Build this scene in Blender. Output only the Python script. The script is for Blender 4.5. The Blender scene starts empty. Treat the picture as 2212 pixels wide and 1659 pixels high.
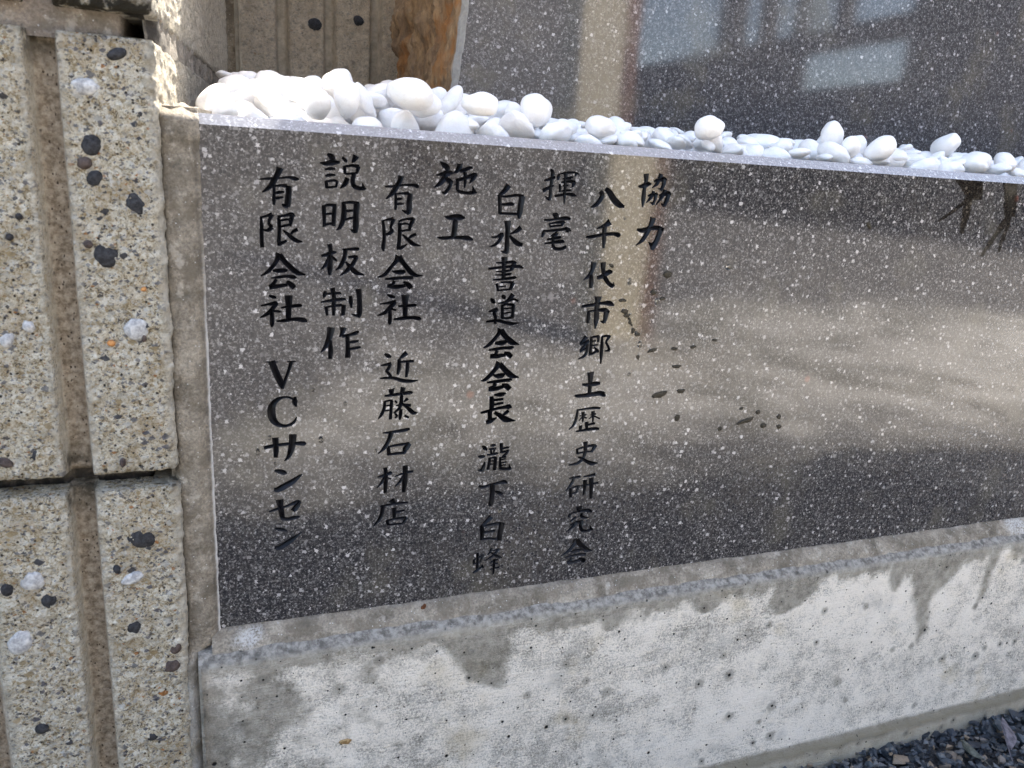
import bpy, bmesh, math, random
from mathutils import Vector, Matrix, noise, Quaternion
R = math.radians
SC = bpy.context.scene
COL = SC.collection

# ------------------------------------------------------------------ camera
cam = bpy.data.cameras.new('camera')
camo = bpy.data.objects.new('camera', cam); COL.objects.link(camo)
cx = (0.93551, -0.348274, 0.059389); cy = (0.03829, 0.267052, 0.962921); cz = (-0.351221, -0.898548, 0.263165)
camo.matrix_world = Matrix(((cx[0], cy[0], cz[0], 0.004476), (cx[1], cy[1], cz[1], -0.339996),
                            (cx[2], cy[2], cz[2], 0.21233), (0, 0, 0, 1)))
cam.sensor_width = 36.0; cam.lens = 36.0 * 1686.08 / 2212.0
cam.clip_start = 0.01; cam.clip_end = 1000
cam.dof.use_dof = True; cam.dof.focus_distance = 0.41; cam.dof.aperture_fstop = 20.0
SC.camera = camo

# ------------------------------------------------------------------ sky, sun, exposure
SUN_EL, SUN_AZ = 55.0, 25.0             # azimuth from +Y (behind the stones), positive = from the right
world = bpy.data.worlds.new('World'); SC.world = world; world.use_nodes = True
wn = world.node_tree
for n in list(wn.nodes): wn.nodes.remove(n)
sky = wn.nodes.new('ShaderNodeTexSky'); sky.sky_type = 'NISHITA'; sky.sun_disc = False
sky.sun_elevation = R(SUN_EL); sky.sun_rotation = R(SUN_AZ)
sky.air_density = 0.8; sky.dust_density = 2.5; sky.ozone_density = 0.35
bg = wn.nodes.new('ShaderNodeBackground'); bg.inputs['Strength'].default_value = 0.15
wo = wn.nodes.new('ShaderNodeOutputWorld')
hz = wn.nodes.new('ShaderNodeMix'); hz.data_type = 'RGBA'; hz.blend_type = 'MULTIPLY'      # warm the hazy sky a little
hz.inputs[0].default_value = 1.0; hz.inputs[7].default_value = (1.07, 1.0, 0.90, 1)
wn.links.new(sky.outputs[0], hz.inputs[6]); wn.links.new(hz.outputs[2], bg.inputs[0]); wn.links.new(bg.outputs[0], wo.inputs[0])
sl = bpy.data.lights.new('sun', 'SUN'); sl.energy = 3.4; sl.angle = R(0.55); sl.color = (1.0, 0.94, 0.85)
so = bpy.data.objects.new('sun', sl); COL.objects.link(so)
a = R(SUN_AZ); e = R(SUN_EL)
sd = Vector((math.sin(a) * math.cos(e), math.cos(a) * math.cos(e), math.sin(e)))
so.rotation_euler = sd.to_track_quat('Z', 'Y').to_euler(); so.location = sd * 30
SC.view_settings.view_transform = 'Standard'; SC.view_settings.look = 'None'
SC.view_settings.gamma = 1.0; SC.view_settings.use_curve_mapping = False
SC.view_settings.exposure = 2.68
SC.cycles.max_bounces = 8; SC.cycles.sample_clamp_indirect = 6
SC.cycles.caustics_reflective = False; SC.cycles.caustics_refractive = False

# ------------------------------------------------------------------ helpers
def link(o, parent=None):
    COL.objects.link(o)
    if parent is not None: o.parent = parent
    return o
def tag(o, label=None, cat=None, group=None, kind=None):
    if label: o['label'] = label
    if cat: o['category'] = cat
    if group: o['group'] = group
    if kind: o['kind'] = kind
    return o
def empty(name, loc=(0, 0, 0)):
    o = bpy.data.objects.new(name, None); o.location = loc; o.empty_display_size = .02
    return link(o)
def obj(name, me, mat=None, parent=None, loc=None):
    o = bpy.data.objects.new(name, me)
    if mat: me.materials.append(mat) if not me.materials else None
    if loc: o.location = loc
    return link(o, parent)
def local(o_parent, v):                  # parents sit unrotated at their own location
    return Vector(v) - o_parent.location
def mesh(name, vs, fs, smooth=False):
    me = bpy.data.meshes.new(name); me.from_pydata([tuple(v) for v in vs], [], fs)
    if smooth:
        for p in me.polygons: p.use_smooth = True
    me.update(); return me
def part(name, vs, fs, mat, parent, smooth=False):
    o = obj(name, mesh(name, [Vector(v) - parent.location for v in vs] if parent else vs, fs, smooth), mat, parent)
    return o
def boxdata(x0, x1, y0, y1, z0, z1, bev=0.0):
    bm = bmesh.new(); bmesh.ops.create_cube(bm, size=1)
    for v in bm.verts:
        v.co = Vector(((x0 + x1) / 2 + v.co.x * (x1 - x0), (y0 + y1) / 2 + v.co.y * (y1 - y0), (z0 + z1) / 2 + v.co.z * (z1 - z0)))
    if bev: bmesh.ops.bevel(bm, geom=bm.edges[:], offset=bev, segments=2, affect='EDGES', profile=.5)
    bm.verts.index_update()
    vs = [v.co.copy() for v in bm.verts]; fs = [[v.index for v in f.verts] for f in bm.faces]
    bm.free(); return vs, fs
def fbm(p, s, o=4):
    return noise.fractal(Vector(p) * s, 0.9, 2.1, o, noise_basis='PERLIN_ORIGINAL')
def nz(p, s, off=0.0):
    return noise.noise(Vector(p) * s + Vector((off, off * 1.7, off * .6)))
def sm(a, b, x):
    t = min(1.0, max(0.0, (x - a) / (b - a))); return t * t * (3 - 2 * t)

class M:
    """small wrapper for procedural materials"""
    def __init__(s, name, local_coords=False):
        s.m = bpy.data.materials.new(name); s.m.use_nodes = True
        s.t = s.m.node_tree; s.b = s.t.nodes['Principled BSDF']
        s.co = s.t.nodes.new('ShaderNodeTexCoord').outputs['Object'] if local_coords else s.t.nodes.new('ShaderNodeNewGeometry').outputs['Position']
    def put(s, sock, v):
        if hasattr(v, 'links') or isinstance(v, bpy.types.NodeSocket): s.t.links.new(v, sock)
        else: sock.default_value = v
    def nd(s, typ, ins=None, **props):
        n = s.t.nodes.new('ShaderNode' + typ)
        for k, v in props.items(): setattr(n, k, v)
        for k, v in (ins or {}).items(): s.put(n.inputs[k], v)
        return n
    def map(s, scale=(1, 1, 1), loc=(0, 0, 0), rot=(0, 0, 0), co=None):
        return s.nd('Mapping', {'Vector': co or s.co, 'Scale': scale, 'Location': loc, 'Rotation': rot}).outputs[0]
    def noise(s, scale, detail=4, rough=.55, co=None, dist=0.0, color=False):
        n = s.nd('TexNoise', {'Vector': co or s.co, 'Scale': scale, 'Detail': detail, 'Roughness': rough, 'Distortion': dist})
        return n.outputs['Color' if color else 'Fac']
    def vor(s, scale, co=None, feature='F1', rnd=1.0, metric='EUCLIDEAN'):
        n = s.nd('TexVoronoi', {'Vector': co or s.co, 'Scale': scale, 'Randomness': rnd}, feature=feature, distance=metric)
        return n
    def vor2(s, scale, loc=(0, 0)):
        q = s.sep(s.co)
        v = s.nd('CombineXYZ', {0: s.math('ADD', q[0], loc[0]), 1: s.math('ADD', q[2], loc[1]), 2: 0.0}).outputs[0]
        return s.nd('TexVoronoi', {'Vector': v, 'Scale': scale, 'Randomness': 1.0}, feature='F1', voronoi_dimensions='2D')
    def math(s, op, a, b=0.0, c=0.0, clamp=False):
        n = s.nd('Math', {0: a, 1: b, 2: c}, operation=op, use_clamp=clamp); return n.outputs[0]
    def ss(s, a, b, x):                   # smoothstep a..b
        n = s.nd('MapRange', {'Value': x, 'From Min': a, 'From Max': b}, interpolation_type='SMOOTHSTEP'); return n.outputs[0]
    def mix(s, f, a, b, mode='MIX'):
        n = s.t.nodes.new('ShaderNodeMix'); n.data_type = 'RGBA'; n.blend_type = mode
        s.put(n.inputs[0], f)
        for i, v in ((6, a), (7, b)):
            if isinstance(v, (tuple, list)): v = tuple(v) + (1,) * (4 - len(v))
            elif isinstance(v, float): v = (v, v, v, 1)
            s.put(n.inputs[i], v)
        return n.outputs[2]
    def ramp(s, f, stops, interp='LINEAR'):
        n = s.t.nodes.new('ShaderNodeValToRGB'); n.color_ramp.interpolation = interp
        el = n.color_ramp.elements
        while len(el) < len(stops): el.new(.5)
        for q, (p, c) in zip(el, stops):
            q.position = p; q.color = (c, c, c, 1) if isinstance(c, float) else tuple(c) + (1,)
        s.put(n.inputs[0], f); return n.outputs[0]
    def sep(s, v):
        n = s.nd('SeparateXYZ', {0: v}); return n.outputs
    def dist(s, co, p):
        return s.nd('VectorMath', {0: co, 1: p}, operation='DISTANCE').outputs['Value']
    def warp(s, scale, amt, co=None, detail=2):
        co = co or s.co
        n = s.noise(scale, detail, co=co, color=True)
        v = s.nd('VectorMath', {0: n, 1: (.5, .5, .5)}, operation='SUBTRACT').outputs[0]
        v = s.nd('VectorMath', {0: v, 'Scale': amt}, operation='SCALE').outputs[0]
        return s.nd('VectorMath', {0: co, 1: v}, operation='ADD').outputs[0]
    def bump(s, h, strength=.5, dist=.001, nrm=None):
        n = s.nd('Bump', {'Height': h, 'Strength': strength, 'Distance': dist})
        if nrm: s.put(n.inputs['Normal'], nrm)
        return n.outputs[0]
    def attr(s, name):
        return s.nd('Attribute', attribute_name=name).outputs['Fac']
    def out(s, color=None, rough=None, normal=None, **kw):
        if color is not None:
            if isinstance(color, (tuple, list)): color = tuple(color) + (1,) * (4 - len(color))
            s.put(s.b.inputs['Base Color'], color)
        if rough is not None: s.put(s.b.inputs['Roughness'], rough)
        if normal is not None: s.put(s.b.inputs['Normal'], normal)
        for k, v in kw.items(): s.put(s.b.inputs[k.replace('_', ' ')], v)
        return s.m

# ------------------------------------------------------------------ materials
def granite(name, tint=(1.03, 1.0, .965), rough=.05, bmp=.015, big=1.0, runs=(), painted_haze=0.0, hcol=(.10, .10, .108)):
    k = M(name)
    w = k.warp(1300, .0016, detail=3)
    gn = k.math('ADD', k.math('MULTIPLY', k.noise(1050, 3, .75, co=w), .6), k.math('MULTIPLY', k.noise(480, 4, .7), .4))
    base = k.ramp(gn, [(.34, (.006, .006, .007)), (.46, (.018, .017, .018)), (.54, (.050, .047, .045)), (.60, (.20, .19, .18)), (.70, (.46, .44, .42))])
    blot = k.noise(11, 4, .6)
    base = k.mix(k.math('MULTIPLY', k.ss(.48, .72, blot), .5), base, (.085, .075, .06), 'MIX')
    def flakes(scale, thr, r0, r1, col, b, metric='CHEBYCHEV'):
        v = k.vor(scale, co=k.map(rot=(scale * .37, scale * .21, scale * .53), co=w), metric=metric)
        rs = k.sep(v.outputs['Color'])
        sel = k.ss(thr, thr + .06, rs[0])
        rad = k.math('MULTIPLY_ADD', rs[1], r1 - r0, r0)
        mask = k.ss(.05, -.05, k.math('SUBTRACT', v.outputs['Distance'], rad))
        f = k.math('MULTIPLY', sel, mask)
        br = k.math('MULTIPLY_ADD', rs[2], .85, .25)
        c = k.mix(1.0, col, k.nd('CombineColor', {0: br, 1: br, 2: br}).outputs[0], 'MULTIPLY')
        return k.mix(f, b, c)
    c = flakes(980, .45, .20, .50, (.22, .213, .207), base)
    c = flakes(700, .54, .16, .44, (.45, .435, .415), c, 'MANHATTAN')
    c = flakes(430, .72, .12, .38, (.54, .52, .50), c)
    c = flakes(240, .87, .10, .30, (.52 * big, .495 * big, .47 * big), c, 'MANHATTAN')
    c = flakes(105, .955, .08, .19, (.46 * big, .43 * big, .41 * big), c)
    # black mica
    v = k.vor(600, co=k.map(loc=(.3, .1, .7), co=w)); rs = k.sep(v.outputs['Color'])
    c = k.mix(k.math('MULTIPLY', k.ss(.72, .78, rs[0]), k.ss(.5, .38, v.outputs['Distance'])), c, (.014, .014, .016))
    # rare rusty grains
    v = k.vor(60, co=w); rs = k.sep(v.outputs['Color'])
    c = k.mix(k.math('MULTIPLY', k.math('MULTIPLY', k.ss(.95, .97, rs[0]), k.ss(.16, .05, v.outputs['Distance'])), .6), c, (.22, .07, .04))
    c = k.mix(1.0, c, tuple(tint), 'MULTIPLY')
    if painted_haze: c = k.mix(painted_haze, c, hcol)  # painted reflection haze, mixed into the base colour
    mk = None
    if runs:                               # old water marks where drips ran down from the edge
        q = k.sep(k.co); wv = k.math('MULTIPLY', k.math('SUBTRACT', k.noise(140, 4, .6), .5), .006); mk = 0.0
        for (x0, z0, x1, z1, h0, h1) in runs:
            t = k.math('DIVIDE', k.math('SUBTRACT', q[2], z0), z1 - z0)
            tc = k.math('MINIMUM', k.math('MAXIMUM', t, 0.0), 1.0)
            xc = k.math('ADD', k.math('MULTIPLY_ADD', tc, x1 - x0, x0), wv)
            hw = k.math('MULTIPLY_ADD', tc, h1 - h0, h0)
            d = k.math('SUBTRACT', k.math('ABSOLUTE', k.math('SUBTRACT', q[0], xc)), hw)
            m_ = k.math('MULTIPLY', k.ss(.0007, -.0007, d), k.math('MULTIPLY', k.ss(1.02, .98, t), k.ss(-.03, .0, t)))
            mk = k.math('MAXIMUM', mk, m_)
        c = k.mix(k.math('MULTIPLY', mk, .92), c, k.mix(1.0, c, (.16, .13, .09), 'MULTIPLY'))
    # thin dried film: faint brown green patches that also dull the polish
    film = k.math('MULTIPLY', k.ss(.52, .70, k.noise(24, 5, .6, co=k.map(loc=(2.2, 0, 5.1)))), .35)
    c = k.mix(film, c, (.15, .135, .10))
    rg = k.math('ADD', k.math('MULTIPLY_ADD', k.noise(30, 4), .04, rough - .02), k.math('MULTIPLY', film, .12))
    if mk is not None: rg = k.math('ADD', rg, k.math('MULTIPLY', mk, .10))
    sp = .62 if mk is None else k.math('MULTIPLY_ADD', mk, -.45, .62)
    return k.out(c, rg, k.bump(k.noise(1500, 2), bmp, .0003), Specular_IOR_Level=sp)

def aggregate(name, weather=0.0, tone=(1, 1, 1), scale=1.0):
    """split face concrete with crushed stone; attribute groove = smooth moulded channel, dirt = grime and painted shade"""
    k = M(name)
    w = k.warp(420 * scale, .0016)
    w2 = k.map((1, 1, 1.5), co=w)
    fine = k.math('ADD', k.math('MULTIPLY', k.noise(430 * scale, 7, .78, dist=.8), .75), k.math('MULTIPLY', k.noise(1700 * scale, 3, .7), .25))
    sand = k.ramp(fine, [(.36, (.045, .036, .024)), (.42, (.26, .205, .125)), (.465, (.57, .495, .365)), (.51, (.74, .69, .585)), (.57, (.84, .81, .74)), (.64, (.90, .89, .86))])
    big = k.noise(60, 4, .6)
    sand = k.mix(k.math('MULTIPLY', k.ss(.50, .68, big), .55), sand, k.mix(fine, (.18, .12, .06), (.58, .44, .25)))
    stops = [(0, (.66, .61, .51)), (.17, (.50, .40, .25)), (.30, (.60, .58, .54)), (.42, (.26, .26, .275)), (.56, (.72, .70, .67)),
             (.64, (.075, .08, .10)), (.75, (.58, .45, .27)), (.80, (.16, .16, .19)), (.90, (.80, .79, .77)), (.955, (.45, .20, .06)), (.98, (.06, .06, .07))]
    def stones(scale_, thr, r, b, op):
        v = k.vor(scale_ * scale, co=k.map((1, 1, 1.35), rot=(.5, .6, .4), co=w), metric='CHEBYCHEV'); rs = k.sep(v.outputs['Color'])
        col = k.ramp(rs[0], stops, 'CONSTANT')
        col = k.mix(.5, col, k.ramp(fine, [(.36, .25), (.58, 1.0)]), 'MULTIPLY')
        rad = k.math('MULTIPLY', r, k.math('MULTIPLY_ADD', rs[2], .8, .5))
        mk = k.math('MULTIPLY', k.ss(thr, thr + .02, rs[1]), k.ss(.05, -.03, k.math('SUBTRACT', v.outputs['Distance'], rad)))
        return k.mix(k.math('MULTIPLY', mk, op), b, col), v.outputs['Distance'], mk
    c, d1, m1 = stones(900, .40, .38, sand, .7)
    c, d2, m2 = stones(560, .50, .36, c, .85)
    c, d3, m3 = stones(270, .82, .33, c, .95)
    v = k.vor(480 * scale); rs = k.sep(v.outputs['Color'])
    pit = k.math('MULTIPLY', k.ss(.8, .84, rs[0]), k.ss(.3, .16, v.outputs['Distance']))
    c = k.mix(pit, c, (.05, .04, .03))
    # moulded channel: smoother brown grey mortar skin with dark specks
    gc = k.ramp(k.noise(330, 6, .75), [(.32, (.09, .07, .05)), (.47, (.25, .205, .155)), (.62, (.42, .365, .295))])
    gv = k.vor(760, co=k.map((1, 1, .6), co=w)); grs = k.sep(gv.outputs['Color'])
    gc = k.mix(k.math('MULTIPLY', k.ss(.66, .70, grs[0]), k.ss(.32, .18, gv.outputs['Distance'])), gc, (.05, .035, .025))
    gr = k.attr('groove')
    c = k.mix(gr, c, gc)
    # pale cement skin on arrises and brightened side, then grime with painted shade
    c = k.mix(k.math('MULTIPLY', k.attr('skin'), .9), c, k.ramp(k.noise(300, 4), [(.3, (.44, .40, .33)), (.7, (.82, .78, .70))]))
    dn = k.math('MULTIPLY', k.attr('dirt_shade'), k.ss(.3, .62, k.noise(160, 5, .65)))
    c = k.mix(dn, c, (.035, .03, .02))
    if weather:
        c = k.mix(weather, c, k.ramp(k.noise(150, 5, .7), [(.3, (.42, .385, .32)), (.7, (.86, .81, .70))]))
    c = k.mix(1.0, c, tuple(tone), 'MULTIPLY')
    h = k.math('ADD', k.math('MULTIPLY', fine, 2.6), k.math('ADD', k.math('MULTIPLY', m1, .15), k.math('MULTIPLY', m2, .3)))
    h = k.math('SUBTRACT', h, k.math('MULTIPLY', pit, 1.2))
    h = k.math('ADD', h, k.math('MULTIPLY', k.noise(500 * scale, 4, .65), 1.2))
    st = k.math('MULTIPLY_ADD', gr, -.5, .95)
    bn = k.nd('Bump', {'Height': h, 'Strength': st, 'Distance': .0016})
    return k.out(c, .9, bn.outputs[0], Specular_IOR_Level=.25)

def mortar_mat(name, col0=(.17, .145, .11), col1=(.50, .44, .35), white=()):
    k = M(name)
    n = k.noise(60, 6, .65); f = k.noise(900, 5, .7)
    c = k.mix(k.ss(.3, .7, n), col0, col1)
    c = k.mix(.6, c, k.ramp(f, [(.34, .2), (.62, 1.0)]), 'MULTIPLY')
    c = k.mix(k.math('MULTIPLY', k.ss(.48, .62, k.noise(95, 5, .65)), .6), c, (.16, .135, .10))
    c = k.mix(k.math('MULTIPLY', k.ss(.56, .68, k.noise(170, 5, .65, co=k.map(loc=(5, 1, 2)))), .5), c, (.58, .53, .45))
    v = k.vor(800); rs = k.sep(v.outputs['Color'])
    c = k.mix(k.math('MULTIPLY', k.ss(.9, .92, rs[0]), k.ss(.3, .15, v.outputs['Distance'])), c, (.6, .58, .55))
    wn_ = k.ss(.2, .7, k.noise(420, 5, .7))
    cr = k.math('MULTIPLY', k.attr('crust'), k.math('MULTIPLY_ADD', wn_, .6, .55), clamp=True)
    for (p, r) in white:
        d = k.math('ADD', k.dist(k.map((1, 1, 1)), p), k.math('MULTIPLY', k.math('SUBTRACT', k.noise(130, 4), .5), r * 1.2))
        cr = k.math('MAXIMUM', cr, k.math('MULTIPLY', k.math('MULTIPLY', k.ss(r, r * .25, d), k.ss(.35, .6, f)), .8))
    c = k.mix(cr, c, (.66, .65, .63))
    c = k.mix(k.math('MULTIPLY', k.attr('dirt_shade'), k.ss(.25, .6, k.noise(210, 5))), c, (.05, .045, .04))
    h = k.math('ADD', k.math('MULTIPLY', f, 1.6), k.math('MULTIPLY', k.noise(250, 5, .6), 2.0))
    return k.out(c, .85, k.bump(h, .8, .0009), Specular_IOR_Level=.3)

def base_mat():
    """cast concrete plinth: board marks, chalky bloom, bug holes, old water stains"""
    k = M('cast_concrete')
    xyz = k.sep(k.co); X, Z = xyz[0], xyz[2]
    streak2 = k.noise(1.0, 4, .65, co=k.map((70, 70, 1300), rot=(0, R(1.5), 0)))
    fine = k.noise(900, 6, .8)
    mott = k.noise(70, 6, .68)
    grey = k.mix(k.ss(.35, .65, k.noise(210, 5, .65)), (.22, .21, .18), (.43, .41, .365))
    bl = k.math('ADD', k.math('MULTIPLY', streak2, .28), k.math('ADD', k.math('MULTIPLY', mott, .55), k.math('MULTIPLY', fine, 1.1)))
    bl = k.math('ADD', bl, k.math('MULTIPLY', k.noise(14, 3), .5))
    bloom = k.ss(1.02, 1.30, bl)
    c = k.mix(bloom, grey, (.86, .805, .71))
    c = k.mix(k.math('MULTIPLY', k.ss(.58, .74, streak2), .38), c, (.30, .295, .28))
    c = k.mix(k.math('MULTIPLY', k.ss(.56, .70, k.noise(30, 4, .6, co=k.map(loc=(7, 0, 2)))), .45), c, (.40, .39, .355))
    # faint ochre stains
    oc = k.math('MULTIPLY', k.ss(.58, .74, k.noise(26, 4, .6, co=k.map((1, 1, 1), loc=(3.1, 0, 1.7)))), .4)
    c = k.mix(oc, c, (.54, .45, .28))
    wob = k.math('MULTIPLY', k.math('SUBTRACT', k.noise(55, 5, .62), .5), .034)
    wobf = k.math('MULTIPLY', k.math('SUBTRACT', k.noise(300, 4, .7), .5), .010)
    wob = k.math('ADD', wob, wobf)
    # damp stain running along below the ledge
    st = k.ss(-.0225, -.0150, k.math('ADD', Z, wob))
    # blotchy stain on the left end
    fld = k.math('ADD', k.math('MULTIPLY', k.math('SUBTRACT', .088, X), 6.0), k.math('MULTIPLY', k.math('SUBTRACT', k.noise(32, 5, .62, co=k.map(loc=(1.3, 0, 4.2))), .5), 3.4))
    fld = k.math('ADD', fld, k.math('MULTIPLY', k.math('ADD', Z, .05), 3.0))
    fld = k.math('ADD', fld, k.math('MULTIPLY', wobf, 30.0))
    st = k.math('MAXIMUM', st, k.math('MULTIPLY', k.ss(-.05, .55, fld), k.ss(.0, .12, k.math('ADD', fld, k.math('MULTIPLY', k.math('SUBTRACT', k.noise(700, 3, .7), .5), .5)))))
    # runs (x centre, half width, z end, slope)
    for xc, hw, ze, sl_, ex in ((.440, .022, -.046, .3, 1.5), (.427, .010, -.080, -.15, 2), (.487, .0042, -.060, .1, 3), (.404, .008, -.034, 0, 3), (.322, .016, -.036, .4, 3),
                            (.126, .013, -.040, -.3, 4), (.116, .011, -.052, -.7, 5), (.20, .010, -.027, 0, 3), (.26, .012, -.026, .2, 3)):
        t = k.math('DIVIDE', k.math('ADD', Z, .012), ze + .012, clamp=True)
        ax = k.math('SUBTRACT', k.math('MULTIPLY_ADD', k.math('ADD', Z, .02), -sl_, k.math('ADD', X, k.math('MULTIPLY', wob, .45))), xc)
        wd = k.math('MULTIPLY', hw, k.math('SUBTRACT', 1.05, k.math('POWER', t, ex)))
        wdt = k.ss(.0035, -.0035, k.math('SUBTRACT', k.math('ABSOLUTE', ax), wd))
        st = k.math('MAXIMUM', st, k.math('MULTIPLY', wdt, k.ss(1.0, .9, t)))
    foot = k.ss(-.1335, -.1385, k.math('ADD', Z, k.math('MULTIPLY', wob, .12)))
    stc = k.mix(k.ss(.35, .65, k.noise(120, 6, .7)), (.10, .092, .068), (.25, .232, .185))
    c = k.mix(k.math('MULTIPLY', st, k.math('MULTIPLY_ADD', k.noise(180, 5, .7), .7, .38), clamp=True), c, stc)
    c = k.mix(k.math('MULTIPLY', foot, .8), c, k.mix(k.noise(120, 5, .6), (.15, .13, .085), (.44, .40, .31)))
    zf = k.math('ADD', Z, k.math('MULTIPLY', wob, .12))
    c = k.mix(k.math('MULTIPLY', k.math('MULTIPLY', k.ss(-.1325, -.1365, zf), k.ss(-.1425, -.1385, zf)), .75), c, (.13, .11, .07))
    # bug holes with damp halos
    hole = None
    for scale, thr, r, hal in ((58, .45, .030, .20), (130, .70, .050, .0), (34, .6, .026, .17), (90, .6, .022, .0)):
        v = k.vor2(scale, (scale * .013, .21)); rs = k.sep(v.outputs['Color'])
        sel = k.ss(thr, thr + .02, rs[0])
        if hal:
            hl = k.math('MULTIPLY', k.math('MULTIPLY', sel, k.ss(.55, .65, rs[1])), k.ss(hal, hal * .4, k.math('ADD', v.outputs['Distance'], k.math('MULTIPLY', k.math('SUBTRACT', k.noise(300, 3), .5), .16))))
            c = k.mix(k.math('MULTIPLY', hl, .6), c, (.18, .17, .14))
        rad = k.math('MULTIPLY', r, k.math('MULTIPLY_ADD', rs[2], .9, .45))
        m_ = k.math('MULTIPLY', sel, k.ss(.35, -.35, k.math('DIVIDE', k.math('SUBTRACT', v.outputs['Distance'], rad), rad)))
        hole = m_ if hole is None else k.math('MAXIMUM', hole, m_)
    c = k.mix(hole, c, (.012, .011, .010))
    top = k.attr('ledge')
    c = k.mix(top, c, k.mix(k.ss(.35, .65, k.noise(260, 5, .7)), (.13, .12, .105), (.40, .375, .33)))
    h = k.math('ADD', k.math('MULTIPLY', streak2, .8), k.math('ADD', fine, k.math('MULTIPLY', mott, 1.5)))
    h = k.math('SUBTRACT', h, k.math('MULTIPLY', hole, 3.0))
    return k.out(c, .85, k.bump(h, .9, .0009), Specular_IOR_Level=.3)

def simple(name, c0, c1, scale, rough=.8, bump=.4, bd=.001, stretch=(1, 1, 1), spec=.3):
    k = M(name); n = k.noise(scale, 6, .65, co=k.map(stretch))
    return k.out(k.mix(k.ss(.3, .7, n), c0, c1), rough, k.bump(n, bump, bd), Specular_IOR_Level=spec)

MAT = {}
MAT['granite'] = granite('polished_granite', (1.0, .985, .99), painted_haze=.10, hcol=(.125, .12, .125), runs=((.4085, .2226, .4165, .212, .011, .006), (.414, .2135, .3915, .1985, .0030, .0012), (.412, .214, .4115, .1925, .0036, .0022), (.4420, .2226, .4480, .2035, .0058, .0052), (.4470, .2050, .4310, .1795, .0030, .0014), (.4475, .2050, .4450, .1825, .0026, .0012)))
MAT['granite2'] = granite('polished_granite_slab', (.98, 1.0, 1.08), .045, .010, .6, (), .30)
MAT['honed_sky_tint'] = granite('honed_granite_sky_tint', (1.5, 1.55, 1.65), .2, .02, .6, (), .55, (.27, .28, .31))  # sky reflection on the chamfer put into a bluish base colour
MAT['agg'] = aggregate('aggregate_block', 0.0, (1.08, 1.06, 1.0))
MAT['aggw'] = aggregate('weathered_block', .6, (1.08, 1.0, .88))
MAT['mortar'] = mortar_mat('joint_mortar', white=(((.5144, -.004, -.004), .014), ((.0131, -.004, -.003), .009)))
MAT['bedmortar'] = mortar_mat('bed_mortar', (.23, .19, .15), (.40, .33, .26))
MAT['base'] = base_mat()
k = M('black_letter_paint')
MAT['paint'] = k.out(k.mix(k.ss(.4, .7, k.noise(400, 4)), (.003, .003, .004), (.009, .009, .012)), k.math('MULTIPLY_ADD', k.noise(500, 3), .2, .25), k.bump(k.noise(900, 3), .35, .0004), Specular_IOR_Level=.22)
k = M('white_quartz_pebble', True)
rnd_ = k.nd('ObjectInfo').outputs['Random']
pc = k.mix(k.ss(.45, .8, k.noise(1.3, 5, .6)), (.95, .945, .93), (.91, .905, .89))
pc = k.mix(k.math('MULTIPLY', k.ss(.66, .72, k.noise(6, 4, .7)), .12), pc, (.6, .59, .56))
pc = k.mix(k.math('MULTIPLY', rnd_, .3), pc, (.90, .85, .80))
vn = k.noise(1.6, 5, .6, co=k.map((1, 1, 2.2), loc=(4, 2, 0)), dist=1.4)
pc = k.mix(k.math('MULTIPLY', k.ss(.035, .0, k.math('ABSOLUTE', k.math('SUBTRACT', vn, .5))), .16), pc, (.6, .53, .50))
MAT['pebble'] = k.out(pc, .5, k.bump(k.noise(5, 5, .65), .15, .05), Subsurface_Weight=.25, Subsurface_Radius=(1, .95, .9), Subsurface_Scale=.003, Specular_IOR_Level=.4)
MAT['darkstone'] = simple('dark_river_stone', (.012, .012, .013), (.05, .05, .055), 700, .75, .7, .0008)
MAT['brownstone'] = simple('brown_river_stone', (.04, .028, .024), (.11, .085, .075), 600, .8, .6, .0008)
MAT['quartz'] = simple('white_quartz_lump', (.26, .26, .265), (.62, .615, .60), 500, .6, .6, .0008)
MAT['orange'] = simple('orange_chert', (.42, .16, .04), (.62, .32, .12), 500, .6, .5, .0006)
k = M('water')
MAT['water'] = k.out((1, 1, 1), .0, Transmission_Weight=1.0, IOR=1.33)
MAT['mud'] = simple('dried_mud', (.02, .017, .012), (.085, .072, .05), 1500, .9, .8, .0006)
MAT['leaf'] = simple('brown_leaf', (.05, .018, .006), (.13, .05, .018), 800, .7, .5, .0004)
MAT['rust'] = simple('rusty_chip', (.16, .09, .03), (.5, .36, .18), 500, .7, .5, .0005)

# rough split side of the standing slab
k = M('split_stone_side')
n1 = k.noise(1.0, 6, .65, co=k.map((90, 60, 22))); n2 = k.noise(1.0, 5, .7, co=k.map((420, 300, 150)))
c = k.ramp(n1, [(.25, (.12, .085, .055)), (.42, (.30, .20, .12)), (.55, (.46, .31, .17)), (.68, (.40, .30, .21)), (.85, (.60, .50, .38))])
c = k.mix(k.math('MULTIPLY', k.ss(.35, .7, n2), .6), c, (.14, .10, .065))
rs_ = k.ss(.54, .66, k.noise(34, 4, .6, co=k.map((1, 1, .6))))
c = k.mix(k.math('MULTIPLY', rs_, .7), c, (.42, .18, .05))
pale = k.attr('edge')
c = k.mix(pale, c, k.mix(k.noise(500, 4, .7), (.22, .22, .21), (.55, .54, .51)))
MAT['split'] = k.out(c, .85, k.bump(k.math('ADD', n1, n2), 1.0, .004), Specular_IOR_Level=.3)

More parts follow.
